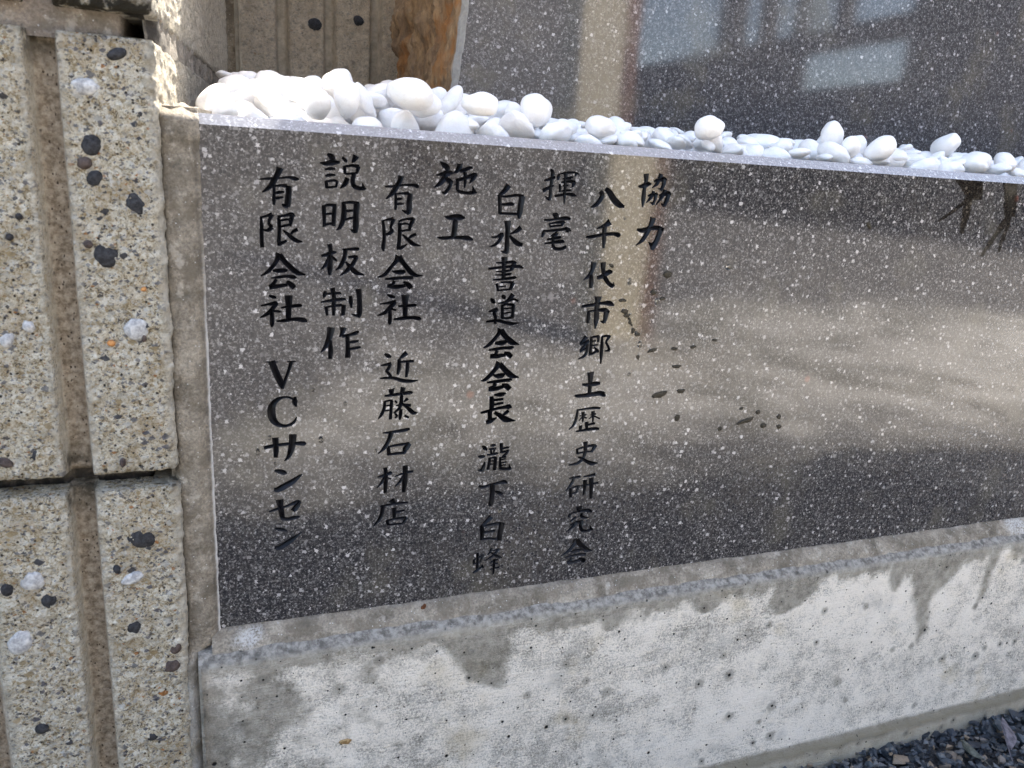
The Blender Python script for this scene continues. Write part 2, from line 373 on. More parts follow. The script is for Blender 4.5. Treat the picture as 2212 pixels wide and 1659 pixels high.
MAT['gravel'] = None
k = M('blue_grey_gravel')
g = k.nd('Attribute', attribute_name='shade').outputs['Fac']
gc = k.ramp(g, [(0, (.012, .016, .022)), (.35, (.035, .045, .06)), (.7, (.075, .09, .105)), (.92, (.13, .135, .14)), (1, (.22, .17, .12))])
gc = k.mix(.5, gc, k.ramp(k.noise(600, 5, .7), [(.3, .3), (.7, 1.0)]), 'MULTIPLY')
MAT['gravel'] = k.out(gc, .6, k.bump(k.noise(500, 5), .6, .001))
MAT['soil'] = simple('dark_gravel_bed', (.012, .013, .015), (.06, .062, .066), 260, .9, 1.0, .004)
MAT['purple'] = simple('purple_grey_stone', (.055, .05, .06), (.17, .155, .175), 240, .7, .5, .001)
MAT['greenstone'] = simple('green_grey_stone', (.06, .065, .055), (.16, .165, .14), 300, .7, .5, .001)
GLYPHS = '''
有|2318 20301 42 2631 20339 84 3051 20377 63 3422 20434 85 3661 20393 139 3837 20381 54/3085 20765 237 3029 20614 190 2904 20369 179 2757 20123 180 2596 19945 127 2384 19796 32/2846 20101 95 2839 19754 96 2834 19485 117 2830 19313 64/2808 20045 63 3099 20097 85 3337 20088 139/3427 20076 182 3412 19780 193 3380 19455 215 3351 19264 162/3362 19292 183 3244 19298 140 3139 19347 43/2855 19781 64 3041 19816 107 3243 19847 53/2851 19567 75 3010 19600 96 3197 19636 54
限|2308 18791 75 2327 18494 118 2319 18167 129 2322 17838 129 2332 17591 130/2292 18790 64 2493 18846 75 2732 18915 150/2748 18915 139 2637 18694 107 2619 18558 97 2722 18408 140/2721 18398 140 2586 18284 119 2375 18288 43/2970 18842 86 3238 18895 86 3507 18960 130 3614 18931 87/3561 18945 163 3492 18697 141 3473 18476 87/3074 18693 65 3342 18746 76 3450 18717 54/3026 18435 76 3285 18498 87 3474 18542 76/3011 18789 119 3026 18407 130 3009 18077 120 2993 17800 142/2948 17700 98 3084 17758 120 3302 17875 77/3742 18347 121 3578 18259 110 3468 18134 55/3174 18302 54 3333 18169 109 3547 17981 154 3736 17875 132 3955 17847 33
会|3005 17301 274 2909 17075 154 2743 16821 132 2549 16594 121 2250 16394 44/3021 17256 220 3206 17025 177 3448 16775 189 3720 16551 168 4051 16470 45/2739 16624 66 2928 16627 144 3200 16641 144 3320 16660 56/2651 16313 44 2977 16356 100 3305 16393 112 3579 16362 134 3689 16340 45/2867 16259 100 2727 16059 133 2616 15945 166/2589 15916 144 2916 15975 145 3299 16034 101/3291 16177 101 3464 16035 191 3584 15922 169
社|2554 15575 56 2716 15518 123 2852 15489 56/2220 15146 56 2519 15203 89 2820 15248 168 2902 15271 56/2847 15248 146 2650 14972 146 2428 14771 123 2180 14640 45/2650 14972 146 2660 14625 147 2654 14363 147 2635 14229 45/2731 14925 79 2923 14901 90 3060 14877 34/3347 15547 282 3354 15258 226 3337 14910 193 3331 14531 183/3036 15057 56 3396 15113 102 3786 15153 125 3897 15141 57/2832 14478 45 3164 14504 125 3555 14558 126 3947 14525 173 4104 14465 58
V|2603 12707 230 2788 12178 233 2993 11685 211 3035 11488 94/2365 12702 34 2603 12701 58 2882 12699 35/3427 12689 140 3297 12282 105 3148 11862 106 3047 11530 94/3235 12694 35 3416 12695 58 3614 12695 35
C|3553 11096 83 3539 10861 191 3593 10641 48/3591 10908 84 3335 11069 83 3079 11099 83 2793 10989 153 2579 10723 248 2550 10385 284 2612 10102 261 2801 9872 179 3085 9774 120 3374 9838 109 3550 10017 84 3599 10159 36
サ|2209 8810 132 2610 8877 133 3013 8912 121 3478 8925 122 3887 8896 172 4016 8874 49/2685 9220 228 2702 8902 205 2707 8583 182 2685 8330 146/3437 9329 267 3421 9043 256 3357 8664 232 3236 8320 147 3058 8121 37
ン|2632 7691 86 2846 7641 172 3048 7559 172 3153 7531 49/2597 6784 148 2742 6770 223 3037 6907 248 3394 7105 211 3692 7341 112 3812 7430 37
セ|2342 5722 50 2666 5821 100 3140 5939 88 3558 6084 151 3737 6079 101/3689 6084 139 3555 5863 215 3403 5678 190/2820 6236 286 2845 5969 212 2886 5631 201 2923 5373 164/2893 5350 164 3129 5284 139 3428 5319 152 3681 5346 76
ン|2600 4871 76 2824 4799 152 3120 4697 64/2570 3946 127 2748 3890 204 3110 4085 218 3414 4288 167 3768 4575 39
説|4985 21440 75 5148 21343 206 5219 21160 163/4684 21075 43 4902 21061 141 5175 21114 185 5478 21148 76/4874 20828 43 5093 20868 109 5296 20868 55/4900 20560 54 5065 20612 109 5296 20625 55/4927 20361 120 4953 20091 110/4927 20345 76 5230 20404 88 5368 20368 99/5379 20379 99 5329 20147 77/4943 20107 77 5174 20129 77 5340 20164 66/5588 21344 87 5727 21217 120 5755 21149 33/6143 21421 220 6060 21264 143 5977 21162 44/5672 20998 110 5701 20701 99/5672 20982 77 6006 21044 99 6258 21015 144/6258 21015 155 6176 20727 78/5701 20690 66 5952 20715 77 6204 20756 67/5796 20515 155 5702 20292 166 5507 20101 44/6064 20693 144 6020 20445 155 6067 20227 156 6265 20138 145 6492 20138 123 6577 20142 34/6492 20127 135 6451 20246 90 6427 20345 34
明|4830 19346 143 4839 18959 133 4849 18515 111/4785 19344 55 5062 19399 100 5329 19377 111/5274 19364 144 5240 18974 145 5228 18555 134/4867 19016 66 5061 19040 78 5218 19057 56/4782 18501 56 5005 18620 89 5228 18628 78/5631 19517 134 5666 19157 190 5611 18764 169 5481 18479 124 5352 18374 34/5609 19500 78 5958 19548 101 6270 19505 135/6196 19502 214 6159 19008 192 6162 18614 216 6135 18301 160/6147 18341 160 6021 18371 114 5935 18408 34/5677 19158 78 5903 19194 90 6130 19220 68/5706 18823 79 5933 18887 90 6131 18923 68
板|5059 17762 169 5103 17507 147 5086 17107 171 5068 16705 183 5056 16445 57/4720 17272 79 4945 17333 136 5171 17423 136 5352 17444 46/5058 17278 113 4916 16933 136 4690 16683 34/5142 17251 80 5284 17140 103 5369 17066 34/5596 17564 57 5910 17582 92 6226 17600 127 6313 17620 46/5727 17549 160 5683 17233 149 5540 16885 149 5312 16662 34/5855 17236 80 6084 17269 115 6229 17243 127/6212 17254 127 6000 16892 150 5771 16656 139 5513 16450 35/5741 17032 69 5943 16804 162 6205 16574 163 6526 16490 47
制|4884 15765 115 4838 15601 127 4797 15472 35/4855 15648 46 5169 15672 93 5543 15691 82/4683 15297 58 5054 15355 104 5514 15414 117 5746 15425 59/5181 15894 173 5238 15543 151 5237 15071 152 5225 14715 106/4910 15102 139 4949 14717 93/4910 15072 58 5226 15130 82 5572 15159 106/5660 15159 164 5631 14742 142/5643 14772 130 5515 14725 59/5949 15556 117 5968 15307 153 5992 15039 59/6298 15841 212 6342 15366 178 6347 14827 191 6307 14617 107/6336 14677 143 6159 14708 95 5994 14769 36
作|5121 14149 271 5109 14059 260 5050 13759 213 4904 13369 166 4672 13071 36/5079 13577 130 5096 13152 179 5078 12786 144/5645 14142 238 5604 13961 167 5487 13751 60/5604 13780 119 5928 13835 108 6253 13933 144 6312 13920 48/5822 13776 156 5841 13318 156 5843 12827 206/5900 13500 84 6107 13527 108 6315 13553 73/5901 13194 84 6168 13237 109 6407 13275 73
有|7379 20264 49 7678 20287 90 8094 20348 74 8557 20383 99 8791 20342 141 8877 20330 33/8065 20706 204 8027 20537 172 7866 20248 180 7704 20000 164 7438 19747 41/7850 19986 98 7865 19684 115 7856 19319 91/7809 19972 57 8102 20010 74 8418 20025 124/8490 20016 166 8456 19669 208 8455 19384 209 8418 19177 150/8438 19211 192 8288 19246 108 8138 19310 33/7876 19746 66 8023 19780 99 8149 19798 50/7880 19543 66 8027 19570 99 8217 19578 41
限|7320 18811 91 7367 18485 124 7383 18033 125 7346 17701 151 7370 17527 67/7266 18809 58 7494 18878 74 7767 18916 149/7788 18909 141 7668 18577 100 7735 18406 133/7747 18423 142 7589 18286 125 7379 18239 42/8001 18814 75 8254 18917 75 8594 18958 109 8702 18941 67/8646 18939 151 8525 18645 143 8500 18437 101/8089 18693 50 8300 18741 75 8450 18717 50/8095 18404 67 8307 18452 76 8521 18479 68/8045 18753 134 8061 18383 143 8052 18051 143 8024 17758 152/7949 17673 110 8153 17699 127 8407 17872 34/8784 18300 110 8592 18211 110 8466 18103 51/8184 18262 59 8402 18081 127 8666 17878 153 8840 17828 85 9024 17803 26
会|8034 17298 280 7931 17106 161 7701 16829 136 7429 16508 127 7155 16400 59/8056 17277 238 8277 17006 171 8567 16670 198 8834 16494 139 9142 16484 26/7755 16660 51 8048 16622 171 8285 16646 146 8372 16625 34/7462 16318 60 7796 16342 111 8226 16376 112 8618 16380 139 8728 16338 35/7862 16236 120 7801 16087 120 7630 16000 154/7566 16000 103 7932 15972 155 8365 16026 113/8274 16197 69 8495 16070 191 8630 15919 174
社|7572 15627 60 7746 15550 138 7920 15507 52/7236 15206 43 7601 15248 104 7946 15313 147/7924 15300 156 7691 15032 165 7436 14794 130 7136 14688 35/7669 15075 147 7705 14727 139 7694 14378 148 7683 14281 61/7779 14988 78 7976 14922 70/8376 15573 305 8374 15290 218 8382 14941 193 8390 14590 185/8059 15108 61 8386 15125 105 8826 15150 106 8906 15149 35/7875 14516 61 8224 14548 132 8709 14588 124 9021 14541 160 9134 14518 45
近|8488 12957 191 8324 12820 157 8161 12672 45/8161 12655 134 8169 12287 158 8103 11959 90/8191 12541 67 8470 12550 101 8835 12562 102/8555 12531 135 8547 12161 147 8510 11819 91/7494 12926 77 7660 12837 167 7788 12778 78/7338 12398 56 7557 12430 100 7777 12480 123/7760 12469 123 7698 12274 123 7579 12136 101/7562 12165 89 7731 11961 123 7789 11817 101/7309 11794 56 7595 11807 101 7957 11782 124 8323 11654 148 8719 11610 126 9059 11637 34
藤|7828 11243 227 7844 10983 125/8376 11306 194 8326 11019 149 8312 10904 80/7527 10952 79 7889 10981 114 8337 11031 126 8733 11059 150 8802 11010 46/7531 10680 113 7508 10363 125 7401 10078 125 7238 9854 34/7531 10680 68 7753 10727 80 7883 10692 103/7849 10682 125 7834 10288 126 7809 9822 127/7562 10476 57 7814 10493 69/7538 10245 57 7818 10260 69/8006 10715 57 8093 10595 92/8598 10775 127 8431 10637 69/8067 10462 46 8349 10495 104 8749 10446 116/8312 10904 137 8291 10556 149 8211 10327 127 7962 10106 57/8348 10553 92 8638 10305 139 8872 10087 175 9091 10075 35/8298 10264 127 8276 9972 139 8252 9767 70/8018 10103 58 8106 9952 115 8023 9868 58/8475 9961 93 8678 9843 93
石|7472 9165 58 7867 9182 104 8378 9227 140 8664 9268 129 8722 9235 47/7878 9169 197 7760 8821 163 7568 8446 151 7262 8152 35/7738 8434 128 7773 8072 164/7738 8464 82 8164 8524 106 8739 8562 118/8728 8545 201 8572 8315 236 8491 8079 118/7745 8074 82 8116 8107 118 8519 8107 107
材|7614 7420 153 7648 7083 165 7639 6595 166 7623 6166 131/7250 6996 59 7563 7042 130 7916 7170 130/7593 6966 106 7454 6703 118 7229 6436 35/7679 6928 71 7899 6848 59/8082 6955 48 8485 7074 96 8951 7145 96/8564 7435 215 8574 7005 204 8556 6513 205 8519 6113 133/8488 6951 108 8320 6657 108 8092 6431 36
店|7943 5751 241 8080 5575 133/7386 5476 60 7761 5519 96 8285 5554 121 8744 5559 73/7531 5462 156 7479 5061 157 7339 4763 133 7083 4477 48/8068 5313 182 8092 4997 146 8079 4745 122/8090 5072 85 8353 5127 98 8588 5165 73/7729 4720 133 7809 4459 110/7729 4708 73 8185 4766 98 8686 4775 111/8686 4769 148 8515 4476 98/7780 4475 73 8132 4474 98 8515 4476 86
施|9783 21408 40 9929 21308 175 10090 21196 201 10123 21027 151/9609 20853 35 9815 20889 116 10073 20951 227 10255 20986 167 10387 20968 35/10050 20877 177 9952 20701 202 9777 20496 151 9536 20325 25/10029 20754 151 10243 20630 178 10388 20613 51/10296 20621 152 10251 20422 127 10128 20218 127 10001 20114 117 9894 20158 41/10660 21362 218 10651 21252 193 10540 21075 152 10387 20968 25/10698 21083 127 10908 21144 143 11116 21242 128 11262 21250 61/10504 20680 102 10766 20743 128 11080 20858 144 11370 20960 159 11479 20917 41/11384 20949 165 11272 20770 154 11134 20577 36/10913 21022 153 10936 20801 128 10933 20579 113 10916 20380 41/10594 20747 127 10590 20537 128 10595 20290 128/10588 20265 118 10737 20198 118 11059 20163 119 11380 20203 130 11515 20209 31/11379 20215 182 11318 20375 78 11286 20473 21/10433 20504 25 10591 20512 51
工|10052 19109 36 10252 19066 155 10545 19089 233 10785 19097 208 11015 19080 37/10535 18988 156 10555 18837 208 10539 18582 198 10500 18238 209/9755 18192 36 9968 18159 125 10394 18196 120 10824 18208 132 11178 18192 185 11414 18121 64
白|12977 20579 238 12843 20383 191 12666 20222 143 12486 20108 48/12580 20123 143 12610 19762 151 12643 19341 144/12508 20082 63 12923 20101 88 13422 20173 104 13722 20117 161/13671 20115 250 13621 19727 227 13599 19416 219 13566 19143 98/12715 19736 80 12944 19757 112 13195 19779 137 13302 19753 32/12634 19341 104 12969 19346 97 13562 19337 106
水|13033 18988 283 13060 18696 203 13059 18226 180 13071 17832 205 13057 17574 164/13066 17626 181 12906 17611 98 12775 17659 25/12299 18264 56 12528 18290 89 12774 18395 162 12857 18417 97/12815 18408 154 12665 18098 130 12465 17916 97 12218 17832 24/13687 18736 188 13484 18572 147 13195 18434 41/13179 18347 82 13383 18156 172 13607 18003 190 13825 17969 124
書|12985 17354 263 12983 17035 190 12981 16714 174 12990 16352 166/12574 17108 41 13020 17124 99 13403 17170 108 13558 17104 108/13483 17131 166 13379 16880 183 13365 16759 100/12231 16825 98 12693 16891 99 13203 16938 108 13719 16958 125 13942 16880 59/12597 16710 33 12959 16714 83 13342 16779 75/12585 16549 41 12969 16561 83 13310 16597 100 13355 16578 33/12491 16327 58 12895 16351 91 13537 16438 117 13604 16406 34/12672 16148 116 12755 15824 92/12861 16209 67 13161 16224 75 13488 16186 134/13467 16177 176 13356 15867 126/12787 16007 50 13129 16037 59/12733 15832 75 13054 15858 75 13355 15887 76
道|12412 15458 58 12526 15335 176 12626 15233 67/12340 14824 42 12551 14893 126 12783 14966 126/12741 14945 143 12623 14761 143 12697 14595 144 12694 14264 127/12962 15601 101 13076 15499 168 13123 15437 59/13501 15643 194 13380 15478 169 13175 15294 127 12790 15220 34/13302 15334 85 13559 15417 85 13783 15334 102/13003 15130 127 13029 14841 127 13048 14510 127/12990 15121 76 13269 15178 93 13599 15136 136/13577 15136 153 13552 14838 136 13550 14526 146/13065 14965 59 13498 15004 60/13077 14750 59 13510 14805 60/13025 14535 85 13309 14524 77 13570 14555 77/12249 14360 76 12557 14390 110 12811 14412 127 13147 14326 136 13519 14255 137 13896 14284 34
会|13001 13952 323 12908 13776 169 12659 13464 153 12426 13231 145 12188 13105 56/13024 13912 258 13268 13631 211 13576 13366 245 13983 13238 33/12749 13323 97 13038 13325 211 13285 13360 163 13348 13343 49/12460 12991 73 12848 13042 130 13260 13081 123 13636 13084 148 13687 13063 49/12874 12942 146 12781 12764 138 12620 12688 203/12560 12669 163 12910 12688 180 13302 12742 131/13252 12872 82 13446 12767 206 13622 12641 190
会|13013 12335 312 12862 12077 189 12589 11762 181 12352 11547 148 12141 11486 41/13057 12293 205 13326 12001 232 13681 11703 234 14079 11598 34/12735 11757 58 13009 11698 215 13258 11738 182 13342 11727 50/12451 11401 74 12857 11426 141 13316 11470 141 13653 11478 150 13689 11444 42/12863 11324 182 12789 11163 166 12627 11067 232/12566 11050 165 12919 11076 183 13292 11163 142/13223 11269 100 13460 11177 234 13631 11025 201
長|12853 10762 67 13147 10765 184 13399 10795 134 13434 10773 42/12712 10673 166 12758 10361 217 12750 9988 184/12868 10501 109 13120 10518 109 13330 10541 101/12881 10272 92 13173 10320 118 13350 10340 84/12211 9892 83 12563 9956 134 12977 10059 118 13440 10119 152 13653 10129 212 13804 10100 59/12669 9929 209 12699 9615 185 12678 9386 211/12530 9394 185 12758 9465 211 13066 9615 25/13644 9920 144 13501 9822 153 13379 9724 68/12925 9874 126 13210 9691 203 13521 9484 255 14022 9392 43
瀧|12378 8181 63 12518 8058 172 12637 7936 63/12182 7639 63 12362 7626 145 12550 7639 73/12557 7328 64 12501 7104 155 12423 6881 183/12421 6918 155 12218 6921 36/12805 8174 72 12940 8173 127 13089 8190 64/12725 7989 63 12928 7993 91 13108 8016 73/12831 7945 73 12873 7760 91/13021 7954 82 12987 7752 64/12650 7695 64 12944 7709 109 13214 7744 91/12796 7515 118 12789 7218 128 12737 6924 128/12774 7503 64 12999 7532 91 13137 7512 101/13100 7515 146 13103 7147 147 13082 6872 166/12827 7353 55 13054 7358 55/12836 7192 55 13064 7196 55/13367 8248 155 13385 7951 137 13397 7744 101/13408 7949 64 13610 8003 92 13784 8014 74/13396 7767 101 13622 7819 92 13780 7854 92/13757 7855 110 13631 7658 129 13454 7557 55/13356 7518 101 13362 7173 111 13400 6916 139/13343 7496 64 13663 7518 74/13396 7377 55 13646 7418 65/13419 7214 55 13703 7247 65/13437 7075 55 13665 7103 65/13376 6932 139 13633 6883 139 13911 6874 130 13965 6893 37/13911 6874 121 13874 7016 65 13850 7111 28
下|12314 6083 92 12491 5997 138 12898 6077 120 13353 6152 130 13629 6184 187 13809 6112 66/13009 6127 232 13032 5714 214 13030 5338 215 12979 5012 216 12997 4935 75/13193 5722 65 13385 5610 169 13599 5519 94
白|13041 4317 236 12863 4168 189 12689 3972 151 12487 3866 47/12579 3865 189 12613 3477 180 12618 3114 152/12511 3849 75 12971 3893 114 13482 3933 124 13770 3838 144/13664 3879 258 13583 3413 240 13562 2978 212/12713 3504 95 13037 3534 114 13294 3544 115/12593 3142 114 13012 3140 105 13534 3039 116
蜂|12231 2044 115 12266 1794 96/12232 2019 57 12459 2137 86 12758 2221 125/12721 2211 125 12590 1850 106/12243 1797 67 12566 1853 77/12423 2385 124 12445 1942 125 12438 1426 125/12244 1305 96 12448 1425 125 12719 1611 77/12692 1688 68 12772 1505 97/13185 2559 116 13101 2373 96 12969 2218 39/13193 2411 48 13520 2468 97 13638 2478 48/13559 2464 107 13256 2133 116 12844 1915 29/13150 2343 58 13446 2108 126 13788 1966 39/13180 1797 58 13554 1897 78/13192 1587 58 13566 1687 78/13156 1379 58 13652 1436 88/13353 1923 117 13361 1525 117 13339 1080 69
揮|14987 21394 70 15091 21262 158 15076 20984 129 15046 20648 130 15057 20312 136 15015 20043 125/15030 20058 131 14900 20108 89 14783 20201 18/14684 20894 47 14868 20931 100 15110 21027 147 15227 21047 88/14672 20434 147 14837 20526 141 15078 20635 89 15198 20711 35/15422 21238 41 15401 21112 136 15374 20943 71/15440 21212 35 15749 21284 89 16191 21322 77 16421 21251 60/16271 21313 131 16248 21214 90 16238 21151 30/15750 21270 178 15756 21019 137 15769 20683 137 15770 20288 138 15779 19877 30/15614 21012 59 15834 21037 101 16069 21078 119 16092 21065 30/15549 20841 59 15782 20895 77 16131 20912 120 16282 20836 90/16213 20888 168 16162 20745 120 16116 20650 36/15477 20767 71 15514 20615 119 15521 20418 83/15640 20705 54 15923 20733 60/15597 20464 48 15847 20504 84 16085 20529 72/15284 20224 89 15580 20280 102 15894 20337 96 16183 20321 139 16372 20293 48
毫|15238 19415 60 15403 19335 241 15477 19209 181/14818 19129 72 15040 19122 90 15479 19195 91 15923 19239 152 16167 19219 91/15098 18981 72 15175 18812 72/15069 18951 42 15429 19021 91 15778 19061 121 15908 19037 43/15804 19057 152 15729 18872 79/15142 18825 78 15441 18878 79 15743 18902 73/14869 18673 72 14833 18514 139 14782 18354 90/14873 18615 72 15299 18657 103 15774 18715 104 16029 18758 141 16238 18657 49/16062 18753 214 16104 18638 153/16120 18638 92 15913 18597 24/15528 18592 122 15487 18504 170 15348 18442 122 15193 18380 24/15045 18231 79 15361 18283 110 15676 18350 122 15774 18338 37/14933 18040 61 15342 18108 110 15788 18163 153 15952 18138 61/15348 18442 122 15355 18152 134 15372 17934 134/15371 17949 134 15493 17829 135 15753 17811 123 15973 17890 136 16050 17936 93
八|17609 20533 179 17714 20349 198 17593 20112 189 17398 19892 153 17166 19798 63/17875 20672 162 18085 20513 235 18363 20187 264 18682 19966 229 18937 19891 92
千|18228 19134 276 17999 18975 165 17553 18798 37/17057 18409 73 17323 18416 137 17945 18542 129 18482 18592 139 18785 18544 186 18887 18525 56/17985 18867 211 17994 18543 184 18019 18196 167 18019 17899 93
代|17578 17180 260 17540 16915 186 17400 16582 168 17102 16357 37/17473 16582 168 17536 16294 206 17531 15982 141/17830 16475 141 18096 16544 188 18425 16749 217 18625 16751 95/18091 17188 243 18127 16834 188 18252 16479 189 18480 16212 171 18696 16078 162 18794 16101 67/18771 16078 96 18737 16259 29
市|17974 15511 333 17974 15262 191/17123 15060 104 17588 15127 133 18179 15216 124 18634 15215 212 18888 15114 68/17966 15239 238 17964 14853 230 17984 14395 231 17965 13962 68/17516 14832 114 17530 14582 162 17532 14239 144/17493 14810 67 17962 14875 96 18416 14873 193 18656 14757 97/18509 14850 270 18476 14528 213 18428 14252 145/18425 14275 145 18218 14324 48
郷|17515 13552 209 17399 13393 151 17250 13215 142/17665 13348 126 17458 13231 143 17201 13176 100/17645 13328 143 17431 13050 126 17253 12851 151/17233 12832 143 17445 12900 101 17634 12984 101/17618 13147 126 17609 12782 127 17476 12562 127 17182 12427 42/17801 13526 126 17816 13142 135 17817 12675 144/17781 13507 67 17997 13543 93 18216 13560 127/18194 13560 144 18200 13276 110/17844 13312 59 18061 13340 68/17866 13081 59 18192 13134 68/17752 12656 127 17947 12692 110 18222 12828 102/18004 13017 59 18151 12871 119 18272 12766 102/18397 13516 110 18418 13089 153 18432 12639 154 18445 12145 69/18373 13537 76 18613 13573 110 18863 13528 102/18804 13537 128 18644 13268 102 18779 13040 103 18859 12834 129/18868 12833 129 18603 12799 43
土|17933 11686 326 17955 11458 241 17955 11125 190 17971 10581 174/17523 11101 86 17836 11068 173 18233 11114 199 18502 11125 130/17154 10534 77 17356 10504 155 18020 10537 191 18554 10597 219 18836 10500 193 18890 10506 53
歴|17357 9748 87 17865 9806 87 18359 9823 123 18657 9795 88/17387 9767 104 17349 9346 131 17226 8970 122 16989 8738 35/17703 9624 175 17727 9367 123 17730 9090 62/17519 9443 44 17895 9486 70/17700 9411 70 17499 9167 35/17770 9386 61 17936 9292 62/18264 9636 176 18289 9379 124 18304 9078 62/18124 9452 44 18436 9499 79/18262 9423 71 18076 9241 35/18332 9398 62 18690 9228 62/17956 9077 194 17995 8666 124/18016 8923 80 18349 8989 115 18443 8962 44/17635 8903 176 17638 8624 123/17391 8618 70 17838 8655 115 18422 8705 151 18699 8675 89
史|17979 7997 229 18021 7703 166 18012 7389 166 17921 7102 139 17638 6875 139 17132 6802 64/17545 7647 119 17582 7384 101/17500 7628 64 17934 7732 101 18445 7786 139 18666 7702 74/18566 7754 204 18384 7442 121/17581 7398 83 18005 7470 83 18406 7459 83/17632 7201 55 17849 7130 129 18199 6899 158 18494 6785 187 18803 6792 47
研|17253 6044 83 17522 6075 112 17872 6104 112/17501 6045 139 17366 5713 130 17092 5362 47/17362 5484 140 17405 4996 141/17386 5482 75 17615 5553 94 17873 5566 122/17826 5571 159 17716 5211 113/17410 5203 75 17739 5218 94/18062 6088 56 18369 6108 113 18723 6147 141/17968 5567 94 18415 5619 94 18962 5663 95/18163 5872 188 18183 5455 160 18162 5062 95/18517 5957 236 18564 5467 190 18597 4810 143
究|17957 4382 285 18007 4095 191/17453 4059 66 17433 3968 171 17410 3843 95/17511 4053 66 17981 4121 105 18459 4143 173 18736 4019 116/18582 4116 192 18448 4002 48/17816 3833 124 17682 3729 114 17481 3572 38/18136 3987 124 18161 3819 134 18353 3728 115 18585 3727 67/17889 3541 172 17720 3299 163 17326 3002 38/17545 3390 95 17845 3499 124 18229 3504 173/18205 3507 211 18131 3253 164 18224 3028 164 18475 2938 145 18907 2999 97/18812 2976 165 18751 3098 97 18701 3214 29
会|17964 2436 319 17818 2189 174 17555 1884 155 17123 1611 39/17989 2433 261 18258 2135 224 18578 1829 245 18982 1716 39/17681 1820 58 17948 1811 195 18260 1845 147/17395 1518 78 17920 1572 127 18504 1571 157 18628 1555 49/17789 1419 176 17728 1281 146 17568 1180 166/17545 1169 127 17955 1178 157 18291 1232 138/18206 1365 98 18437 1237 227 18571 1122 178
協|19960 21443 232 19985 21229 186 19979 21014 175 19935 20715 164 19936 20308 194 19935 19912 47/19600 20874 58 19757 20881 146 20061 20991 204 20281 21015 70/20425 21144 88 20641 21210 147 20954 21280 177 21121 21234 71/21004 21269 206 20956 21008 177 20887 20787 148/20903 20788 136 20692 20805 41/20767 21486 205 20702 21240 165 20569 21016 147 20352 20829 29/20173 20454 71 20407 20506 147 20628 20543 130 20697 20505 41/20604 20528 166 20564 20281 130 20509 20073 136/20508 20081 136 20339 20148 35/20451 20671 147 20409 20492 136 20273 20295 130 20102 20119 29/20779 20495 71 21076 20577 167 21331 20617 179 21433 20539 60/21311 20574 209 21228 20282 191 21112 20042 168/21111 20051 168 20941 20104 48/21068 20769 178 21024 20602 178 20878 20349 131 20644 20023 42
力|19756 18846 89 20066 18799 191 20471 18923 168 20923 18952 181 21229 18863 152/21090 18929 242 21000 18603 230 20904 18319 231 20743 18032 274 20693 17904 152/20739 18060 243 20599 18142 151 20449 18251 24/20575 19399 269 20512 19120 228 20362 18753 210 20118 18354 180 19781 18066 36
'''
